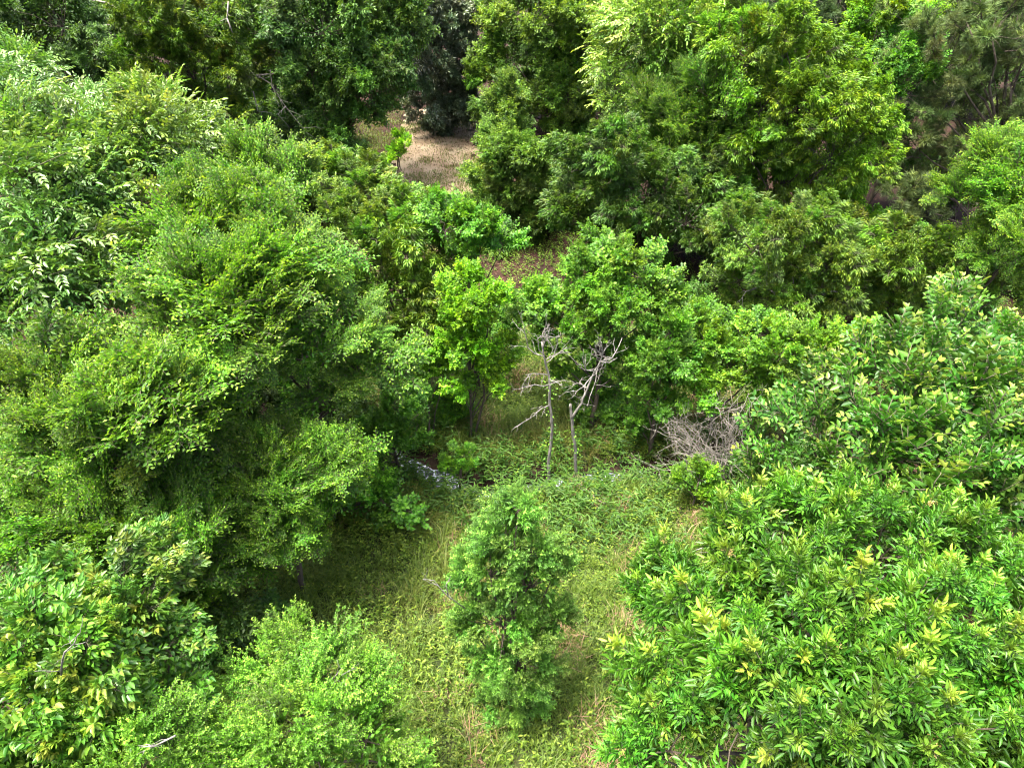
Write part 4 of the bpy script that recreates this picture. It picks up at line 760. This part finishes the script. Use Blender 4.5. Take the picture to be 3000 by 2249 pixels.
def sheet(name, xs, ys, zf, mats, keep=None, matf=None):
    X, Y = np.meshgrid(xs, ys)
    Z = zf(X, Y)
    nx, ny = len(xs), len(ys)
    V = np.stack([X, Y, Z], -1).reshape(-1, 3)
    i = (np.arange(ny - 1)[:, None] * nx + np.arange(nx - 1)[None]).ravel()
    F = np.stack([i, i + 1, i + nx + 1, i + nx], -1)
    cx, cyy = V[F].mean(1)[:, 0], V[F].mean(1)[:, 1]
    if keep is not None:
        k = keep(cx, cyy); F = F[k]; cx, cyy = cx[k], cyy[k]
        used = np.unique(F); mp = np.full(len(V), -1); mp[used] = np.arange(len(used)); V = V[used]; F = mp[F]
    me = make_mesh(name, V, F.ravel(), np.full(len(F), 4), mats, matf(cx, cyy) if matf else None, smooth=True)
    o = bpy.data.objects.new(name, me); C.objects.link(o)
    o['kind'] = 'structure'
    return o

SOIL = ground_material('meadow_soil', [(.30, (.014, .020, .006)), (.48, (.026, .040, .011)), (.62, (.050, .050, .018)), (.75, (.075, .060, .030))])
DUFF = ground_material('needle_litter', [(.30, (.008, .005, .0035)), (.5, (.021, .010, .006)), (.68, (.045, .021, .013))], 1.0, 22)
DIRT = ground_material('pale_dirt', [(.30, (.08, .048, .028)), (.45, (.20, .148, .090)), (.58, (.29, .235, .155)), (.72, (.11, .15, .04))], .55, 16, .3, .7)
CLAY = ground_material('orange_clay', [(.30, (.42, .20, .10)), (.55, (.55, .30, .16)), (.75, (.62, .42, .27))], .3, 6, .2)
MUD = ground_material('creek_mud', [(.30, (.010, .007, .005)), (.55, (.026, .016, .010)), (.75, (.060, .038, .026))], 2.5, 30)

gx, gy = spaced(-16, 16, .25, 900), spaced(4, 32, .25, 900)
def gmat(x, y):
    duff = (fbm(x, y, 4, 11) * 6 + y > 31) | (np.abs(x + .5) > 10 + 3 * fbm(x, y, 3, 12))
    mud = creek_dist(x, y) < .72
    return np.where(mud, 2, np.where(duff, 1, 0))
sheet('ground', gx, gy, height, [SOIL, DUFF, MUD], matf=gmat)
# the dirt path between the pointed tree and the big oak, running back from the creek side
def path_keep(x, y):
    c = -5.5 + np.maximum(47 - y, 0) * .34 - np.maximum(y - 52, 0) * .08
    w = 3.3 + 1.4 * (fbm(x, y, 2.2, 21) - .5) * 2 + .9 * (vnoise(x, y, .6, 23) - .5)
    return (np.abs(x - c) < w) & (y < 66 + 3 * vnoise(x, y, 1.5, 9)) & (y > 38 + 3 * vnoise(x, y, 1.5, 9))
sheet('dirt_path', np.arange(-14, 2, .2), np.arange(36, 72, .2), lambda x, y: height(x, y) + .012, [DIRT], path_keep)
sheet('clay_bank', np.arange(8, 40, .6), np.arange(96, 190, .8), lambda x, y: height(x, y) + .02, [CLAY], lambda x, y: np.abs(x - 24 - 4 * fbm(x, y, 9, 4)) < 13 * np.clip((y - 94) / 15, 0, 1))

m, N, Lk = new_mat('creek_water')
out = N.new('ShaderNodeOutputMaterial'); p = N.new('ShaderNodeBsdfPrincipled')
p.inputs['Roughness'].default_value = .07; p.inputs['IOR'].default_value = 1.33
tc = N.new('ShaderNodeTexCoord'); nz = N.new('ShaderNodeTexNoise'); nz.inputs['Scale'].default_value = 6; nz.inputs['Detail'].default_value = 6; nz.inputs['Roughness'].default_value = .7
Lk.new(tc.outputs['Object'], nz.inputs['Vector'])
cr = ramp(N, [(.42, (.020, .024, .020)), (.52, (.14, .16, .19)), (.60, (.60, .66, .76))])      # riffle foam; its pale blue tones also paint the glint into the colour
Lk.new(nz.outputs['Fac'], cr.inputs[0]); Lk.new(cr.outputs[0], p.inputs['Base Color'])
bp = N.new('ShaderNodeBump'); bp.inputs['Strength'].default_value = .4; bp.inputs['Distance'].default_value = .05
Lk.new(nz.outputs['Fac'], bp.inputs['Height']); Lk.new(bp.outputs[0], p.inputs['Normal']); Lk.new(p.outputs[0], out.inputs[0])
WATER = m
sheet('creek_water', np.arange(-4.6, 5, .15), np.arange(14, 26, .15), lambda x, y: np.full(np.shape(x), -.60) + .02 * vnoise(x, y, .5, 2), [WATER], lambda x, y: creek_dist(x, y) < .55)

# ------------------------------------------------------------------ trees
for i, t in enumerate(TREES):
    build_tree(i, t)

UNDER = [  # x, y, kind, label: the low growth that closes the gaps between the trees
 (-11.5, 17.5, 'oak', 'dark shrub in the gap below the big-leaved glossy trees on the left'),
 (-9.0, 15.5, 'maple', 'green shrub between the tallest elm and the layered elm'),
 (-7.5, 21.5, 'maple', 'shrub in the shade behind the tallest elm'),
 (-10, 25, 'oak', 'shrub behind the yellow-topped tree, below the dark oaks'),
 (-14.5, 29, 'oak', 'dark shrub at the foot of the oak with the sunlit clump'),
 (-5.5, 25.5, 'sapling', 'small-leaved shrub behind the olive drooping tree by the path'),
 (-1.0, 26.5, 'maple', 'shrub at the back of the glade, below the red needle litter'),
 (5.6, 23.6, 'maple', 'shrub behind the round green tree of the snags'),
 (8.5, 24.0, 'oak', 'dark shrub in the black gap left of the olive drooping trees'),
 (12.5, 22.0, 'maple', 'shrub between the bright yellow-green trees and the olive drooping trees'),
 (9.5, 28.8, 'oak', 'dark shrub below the lower tree that hangs over the needle litter'),
 (17, 31.5, 'oak', 'shrub behind the olive drooping trees, below the large yellow tree'),
 (21.5, 30, 'sapling', 'small-leaved shrub left of the feathery elm at the right edge'),
 (25, 33, 'oak', 'dark shrub under the dark pine'),
 (21, 34.5, 'maple', 'shrub left of the dark pine trunk'),
 (18.5, 24.5, 'maple', 'shrub at the foot of the feathery elm at the right edge'),
 (15.5, 21.0, 'sapling', 'small-leaved shrub behind the glossy tree at the right edge'),
 (9.8, 15.2, 'oak', 'dark shrub under the pale-tipped glossy tree'),
 (-12.5, 10.5, 'oak', 'dark shrub at the left edge below the lower elm'),
 (-8.0, 10.0, 'oak', 'dark shrub in the shade beside the drooping corner tree'),
 (-6.2, 15.6, 'maple', 'shrub under the low elm crown at the meadow edge'),
 (-6.8, 18.2, 'oak', 'dark shrub on the bank left of the tangled thicket'),
 (-18.5, 33, 'oak', 'shrub at the foot of the corner oak'),
 (29, 31, 'oak', 'shrub right of the dark pine trunk'),
 (-9.8, 21.6, 'oak', 'dark shrub in the creek bed behind the tallest elm'),
 (-25, 30.5, 'oak', 'shrub at the left edge behind the glossy trees'),
 (-21.5, 31, 'maple', 'shrub at the left edge below the corner oak'),
 (-12.5, 41, 'oak', 'shrub under the front of the big oak by the path'),
 (-15.5, 38, 'maple', 'shrub between the big oak and the oak with the sunlit clump'),
 (-17, 44, 'oak', 'dark shrub behind the oak with the sunlit clump'),
 (28, 41, 'oak', 'dark shrub behind the dark pine'),
 (22, 45, 'oak', 'dark shrub left behind the dark pine'),
 (12.7, 14.4, 'oak', 'dark shrub under the gap between the ash and the glossy trees'),
 (26.5, 30.3, 'maple', 'shrub at the right edge behind the feathery elm'),
 (-17.5, 56, 'oak', 'far dark shrub left of the path, behind the big oak'),
 (4.5, 61, 'oak', 'far dark shrub behind the full green oak'),
 (8.5, 66, 'oak', 'far dark shrub right of the full green oak'),
 (-22, 60, 'oak', 'far dark shrub seen under the dead branches'),
 (7.2, 35.5, 'oak', 'dark shrub at the right edge of the red needle litter'),
 (10.8, 35, 'oak', 'dark shrub in the black gap right of the red needle litter'),
 (4.4, 40, 'oak', 'dark shrub between the narrow pointed tree and the needle litter'),
 (3.6, 21.6, 'maple', 'low leafy shrub at the foot of the dark trunk behind the snags'),
 (-2.6, 20.6, 'maple', 'low leafy shrub behind the slender twin trunks'),
]
for k, (ux, uy, usp, ulab) in enumerate(UNDER):
    r = np.random.default_rng(700 + k)
    h = r.uniform(1.2, 2.4) if k < 41 else r.uniform(.9, 1.3)
    w = (1.0 if uy < 37 else 1.6 if uy < 50 else 2.2) if k < 41 else .6
    build_tree(500 + k, dict(name='understory_shrub', species=usp, label=ulab, category='shrub', group='understory shrubs between the trees', base=(ux, uy),
               lobes=[(ux + r.normal(0, .9) * w, uy + r.normal(0, .9) * w, h * max(1, w) * r.uniform(.4, 1), r.uniform(.6, 1.0) * w) for _ in range(5)], color=(.9, 1.0, .9), bl=1.2 * w, dens=.8, lift=.5, flat=.8))

# ------------------------------------------------------------------ dead snags and the dead brush
def twigs_along(q, r, n, ln, rad):
    out_ = []
    for _ in range(n):
        j = r.integers(0, len(q) - 1)
        st = q[j] + (q[j + 1] - q[j]) * r.uniform(0, 1)
        d = unit(unit(q[j + 1] - q[j]) * .6 + jit(r, .55) + UP * .1)
        e = st + d * ln * r.uniform(.5, 1.2)
        b = bend(st, e, r, .3, 6)
        out_.append((b, rad, rad * .3))
        for _k in range(2):
            s2 = b[r.integers(2, 5)]
            out_.append((bend(s2, s2 + unit(d + jit(r, .6)) * ln * r.uniform(.3, .5), r, .3, 4), rad * .5, rad * .2))
    return out_

for k, s in enumerate(SNAGS):
    r = np.random.default_rng(50 + k)
    tk = np.array(s['trunk']); gz = float(height(tk[0, 0], tk[0, 1])) - .25
    O = np.array((tk[0, 0], tk[0, 1], gz))
    root = thing('dead_tree', s['label'], 'dead tree', O, None)
    q = tk - O; q[0] = (0, 0, 0)
    dense = np.concatenate([bend(a, b, r, .06, 5)[:-1] for a, b in zip(q[:-1], q[1:])] + [q[-1:]])
    tr = tube_obj('trunk', [(dense, *s['r'])], DEAD, root, 9, .3, k)
    LV = Leaves('4')
    for _ in range(170 if k == 0 else 120):
        f = r.random() ** 1.5 * .62 * (len(dense) - 1); j = int(f)
        c_ = dense[j] + (dense[j + 1] - dense[j]) * (f - j)
        w = unit((r.normal(), r.normal(), r.normal(0, .3)))
        LV.add(c_ + w * r.uniform(.05, .28), unit(w + (0, 0, -.3)), unit(w + UP + jit(r, .5)), r.uniform(.06, .11), .06, r.random() * .6)
    vine = part('climbing_vine', LV.mesh('climbing_vine', MAT['maple'], TWIG, k), root)
    for bpts in s['branches']:
        b = np.array(bpts) - O
        b[:, 1] += np.linspace(0, 1, len(b)) * r.normal(0, .5)
        d2 = np.concatenate([bend(a, c_, r, .12, 4)[:-1] for a, c_ in zip(b[:-1], b[1:])] + [b[-1:]])
        big = k == 1 and bpts is s['branches'][0]
        r0 = .045 if big else .020
        tube_obj('branch', [(d2, r0, .010)] + twigs_along(b, r, 5 if not big else 9, .55, .009), DEAD, tr, 6, .2, k)

r = np.random.default_rng(77)
bx, by, _ = BRUSH_BASE
O = np.array((bx, by, float(height(bx, by)) - .1))
root = thing('dead_shrub', 'heap of bare grey dead brush beside the pale-tipped glossy tree', 'dead shrub', O)
for k in range(40):
    a = r.uniform(-.15, 1.0)
    reach = r.uniform(3.0, 5.2)
    st = np.array((r.normal(-.3, .4), r.normal(0, .35), 0))
    e = st + np.array((-.80 * a * reach + r.normal(-.1, .25), -r.uniform(-.2, .9), (1.0 - .50 * max(a, 0)) * reach * .86))
    b = bend(st, e, r, .26, 8)
    b[:, 2] += np.sin(np.linspace(0, math.pi, 8)) * .3
    tube_obj('stem', [(b, .016, .005)] + twigs_along(b[2:], r, 6, .8, .0065), GREYTWIG, root, 5, .2, k)
def fallen(label, px, py, L, ang, k):
    r = np.random.default_rng(300 + k)
    O = np.array((px, py, float(height(px, py)) + .25))
    root = thing('fallen_branch', label, 'branch', O)
    q = bend((0, 0, 0), (math.cos(ang) * L, math.sin(ang) * L, .35), r, .2, 7)
    tube_obj('stem', [(q, .022, .008)], DEAD, root, 6, .2, k)
    for _ in range(3):
        tube_obj('twig', twigs_along(q, r, 2, L * .35, .009), DEAD, root, 5, .1, k)
fallen('bare pale branch lying in the weeds below the dead brush', 3.9, 15.6, 1.8, 2.5, 1)
fallen('bare pale branch lying in the shade under the ash', 5.0, 13.6, 2.0, .5, 2)

# ------------------------------------------------------------------ grass, weeds, litter (nobody could count these)
def grass_material(name, a, b, c, rough=.55, trans=.3):
    return leaf_material(name, a, b, c, rough, trans, (1.2, 1.1, .6), 1.1, .3)

def scatter(n, x0, x1, y0, y1, dens, r):
    x, y = r.uniform(x0, x1, n), r.uniform(y0, y1, n)
    k = r.random(n) < dens(x, y)
    return x[k], y[k]

def blades(name, x, y, r, hmin, hmax, w, tint, mat, lean=.5, kind='stuff', hz=None):
    n = len(x); z = height(x, y)
    h = r.uniform(hmin, hmax, n) * (hz if hz is not None else 1)
    a = r.uniform(0, 2 * math.pi, n); ln = lean * r.uniform(.2, 1.3, n)
    dx, dy = np.cos(a), np.sin(a); sx, sy = -dy, dx
    w = w * r.uniform(.7, 1.3, n)
    B = np.stack([x, y, z - .02], -1); S = np.stack([sx, sy, 0 * sx], -1) * w[:, None]
    mid = B + np.stack([dx * ln * h * .35, dy * ln * h * .35, h * .62], -1)
    tip = B + np.stack([dx * ln * h, dy * ln * h, h * (1.0 - .35 * ln)], -1)
    V = np.stack([B - S * .5, B + S * .5, mid + S * .42, mid - S * .42, tip], 1).reshape(-1, 3)
    i = np.arange(n)[:, None] * 5
    F = np.concatenate([i + np.array([[0, 1, 2, 3]]), i + np.array([[3, 2, 4]])], 1).ravel()
    cnt = np.tile([4, 3], n)
    me = make_mesh(name, V, F, cnt, [mat], None, {'tint': np.repeat(tint, 5), 'vary': np.repeat(r.random(n), 5)})
    o = bpy.data.objects.new(name, me); C.objects.link(o); o['kind'] = kind
    return o

def clearing(x, y):
    """how open the ground is: the meadow on this side of the creek and the glade beyond it"""
    near = np.clip((y - 4) / 1.5, 0, 1) * np.clip((17.6 - y) / .8, 0, 1)
    glade = np.clip((y - 17.8) / .8, 0, 1) * np.clip((28 - y) / 3, 0, 1)
    xw = np.where(y < 17.8, np.exp(-(np.maximum(np.abs(x + .6) - 7.0, 0) / 2.0) ** 2), np.exp(-(np.maximum(np.abs(x - 1.5) - 6.0, 0) / 2.0) ** 2))
    return np.clip(near + glade, 0, 1) * xw * np.clip((creek_dist(x, y) - .42) / .25, 0, 1)

r = np.random.default_rng(5)
G1 = grass_material('meadow_grass', (.024, .068, .004), (.074, .138, .008), (.21, .18, .05))
G2 = grass_material('dry_grass', (.20, .135, .070), (.36, .26, .15), (.30, .17, .09), trans=.15)
G3 = grass_material('meadow_herb', (.028, .084, .005), (.080, .158, .009), (.18, .23, .022), .5, .33)
G4 = grass_material('creekside_weed', (.010, .046, .004), (.034, .095, .007), (.075, .15, .015), .5, .33)
def tufts(n, spread, per, dens, x0=-11, x1=11, y0=4, y1=29):
    cx, cy_ = scatter(n, x0, x1, y0, y1, dens, r)
    hz = r.uniform(.4, 1.3, len(cx)) * (.45 + 1.2 * vnoise(cx, cy_, .7, 33))
    tn = np.clip((fbm(cx, cy_, 1.6, 41) - .56) * 2.5, 0, .8) * r.random(len(cx)) + .05 * r.random(len(cx))
    x = np.repeat(cx, per) + r.normal(0, spread, len(cx) * per); y = np.repeat(cy_, per) + r.normal(0, spread, len(cx) * per)
    return x, y, np.repeat(hz, per), np.repeat(tn, per)
x, y, hz, tn = tufts(44000, .06, 9, lambda x, y: clearing(x, y) * np.clip(.12 + 1.1 * vnoise(x, y, .5, 31), 0, 1))
blades('grass', x, y, r, .18, .60, .017, np.clip(tn + .15 * r.random(len(x)), 0, 1), G1, .95, hz=hz)
x, y, hz, tn = tufts(18000, .08, 9, lambda x, y: clearing(x, y) * np.clip((fbm(x, y, 1.1, 44) - np.where((x > 0) & (y < 12), .50, .55)) * 7, 0, .9) * np.where(y < 17, np.clip((x + 3) / 2, .1, 1), .8))
blades('dry_grass', x, y, r, .18, .55, .012, r.random(len(x)), G2, .7, hz=hz * 1.25)

def herbs(name, x, y, r, hmin, hmax, nl, ll, lw, mat, tint=.4, top=False):
    LV = Leaves('6' if top else '4')
    z = height(x, y)
    for px, py, pz in zip(x, y, z):
        h = r.uniform(hmin, hmax); ph = r.uniform(0, 6)
        ax = unit((r.normal(0, .22), r.normal(0, .22), 1))
        for j in range(nl):
            f = (j + 1) / nl; ph += 2.4
            el = r.uniform(.1, .7)
            d = (math.cos(ph) * math.cos(el), math.sin(ph) * math.cos(el), math.sin(el) - .25)
            LV.add((px + ax[0] * h * f, py + ax[1] * h * f, pz + ax[2] * h * f), d, (r.normal(0, .3), r.normal(0, .3), 1), ll * r.uniform(.7, 1.2), lw * r.uniform(.8, 1.2), tint * f * r.random())
    me = LV.mesh(name, mat, TWIG, 3)
    o = bpy.data.objects.new(name, me); C.objects.link(o); o['kind'] = 'stuff'
    return o
x, y = scatter(52000, -11, 11, 4, 29, lambda x, y: clearing(x, y) * (.24 + .76 * np.clip((fbm(x, y, .9, 52) - .42) * 5, 0, 1)), r)
herbs('meadow_herbs', x, y, r, .08, .60, 7, .090, .042, G3, .9)
x, y = scatter(9000, -9, 9, 5, 27, lambda x, y: clearing(x, y) * np.clip((fbm(x, y, 1.5, 57) - .50) * 6, 0, 1) * .8, r)
herbs('tall_meadow_weeds', x, y, r, .25, .95, 9, .13, .05, G3, .9)
def lush(x, y):
    d = creek_dist(x, y)
    near = (y < 18.5) & (y > 13.6)
    a = np.where(near, np.exp(-(np.maximum(np.abs(x - 1.6) - 2.6, 0) / 1.0) ** 2) * np.clip((y - 13.8 - 1.2 * fbm(x, y, 1.5, 8)) / .8, 0, 1), 0)
    open_ = np.minimum(np.hypot(x + 3.25, y - 18.75) / .55, np.hypot(x + 2.36, y - 17.85) / .4)
    b = np.where(d < .8, np.clip((open_ - .9) * 3, 0, 1) * np.where(x < 0, .8, .35), np.exp(-((d - .8) / .8) ** 2))
    return np.clip(np.maximum(a * (.35 + .65 * vnoise(x, y, .7, 14)), b * .8), 0, 1) * (d > .12) * (np.abs(x) < 9)
x, y = scatter(6500, -9, 9, 13, 24, lush, r)
herbs('creekside_weeds', x, y, r, .25, 1.15, 11, .23, .050, G4, .8, True)
# low shade plants and leaf litter beneath the trees all round
x, y = scatter(46000, -30, 30, 1, 40, lambda x, y: (1 - clearing(x, y)) * np.clip((fbm(x, y, 2.0, 61) - .30) * 4, 0, 1) * (creek_dist(x, y) > .9), r)
herbs('undergrowth', x, y, r, .15, .7, 7, .11, .055, G3, .3)
L1 = grass_material('fallen_leaves', (.022, .012, .007), (.065, .034, .020), (.11, .066, .038), .8, .05)
LV = Leaves('4')
x, y = scatter(16000, -12, 12, 27, 66, lambda x, y: .25 + .75 * np.exp(-((x + 2) / 6) ** 2), r)
for px, py, pz in zip(x, y, height(x, y)):
    LV.add((px, py, pz + .03), (r.normal(), r.normal(), .2 * r.normal()), (r.normal(0, .35), r.normal(0, .35), 1), .17 * r.uniform(.6, 1.2), .06, r.random())
o = bpy.data.objects.new('leaf_litter', LV.mesh('leaf_litter', L1, TWIG, 4)); C.objects.link(o); o['kind'] = 'stuff'
x, y = scatter(60000, -14, 2, 36, 68, lambda x, y: np.clip((fbm(x, y, 2.0, 71) - .42) * 4, .08, 1), r)
blades('path_grass', x, y, r, .10, .32, .03, .4 * r.random(len(x)), G1, .8)
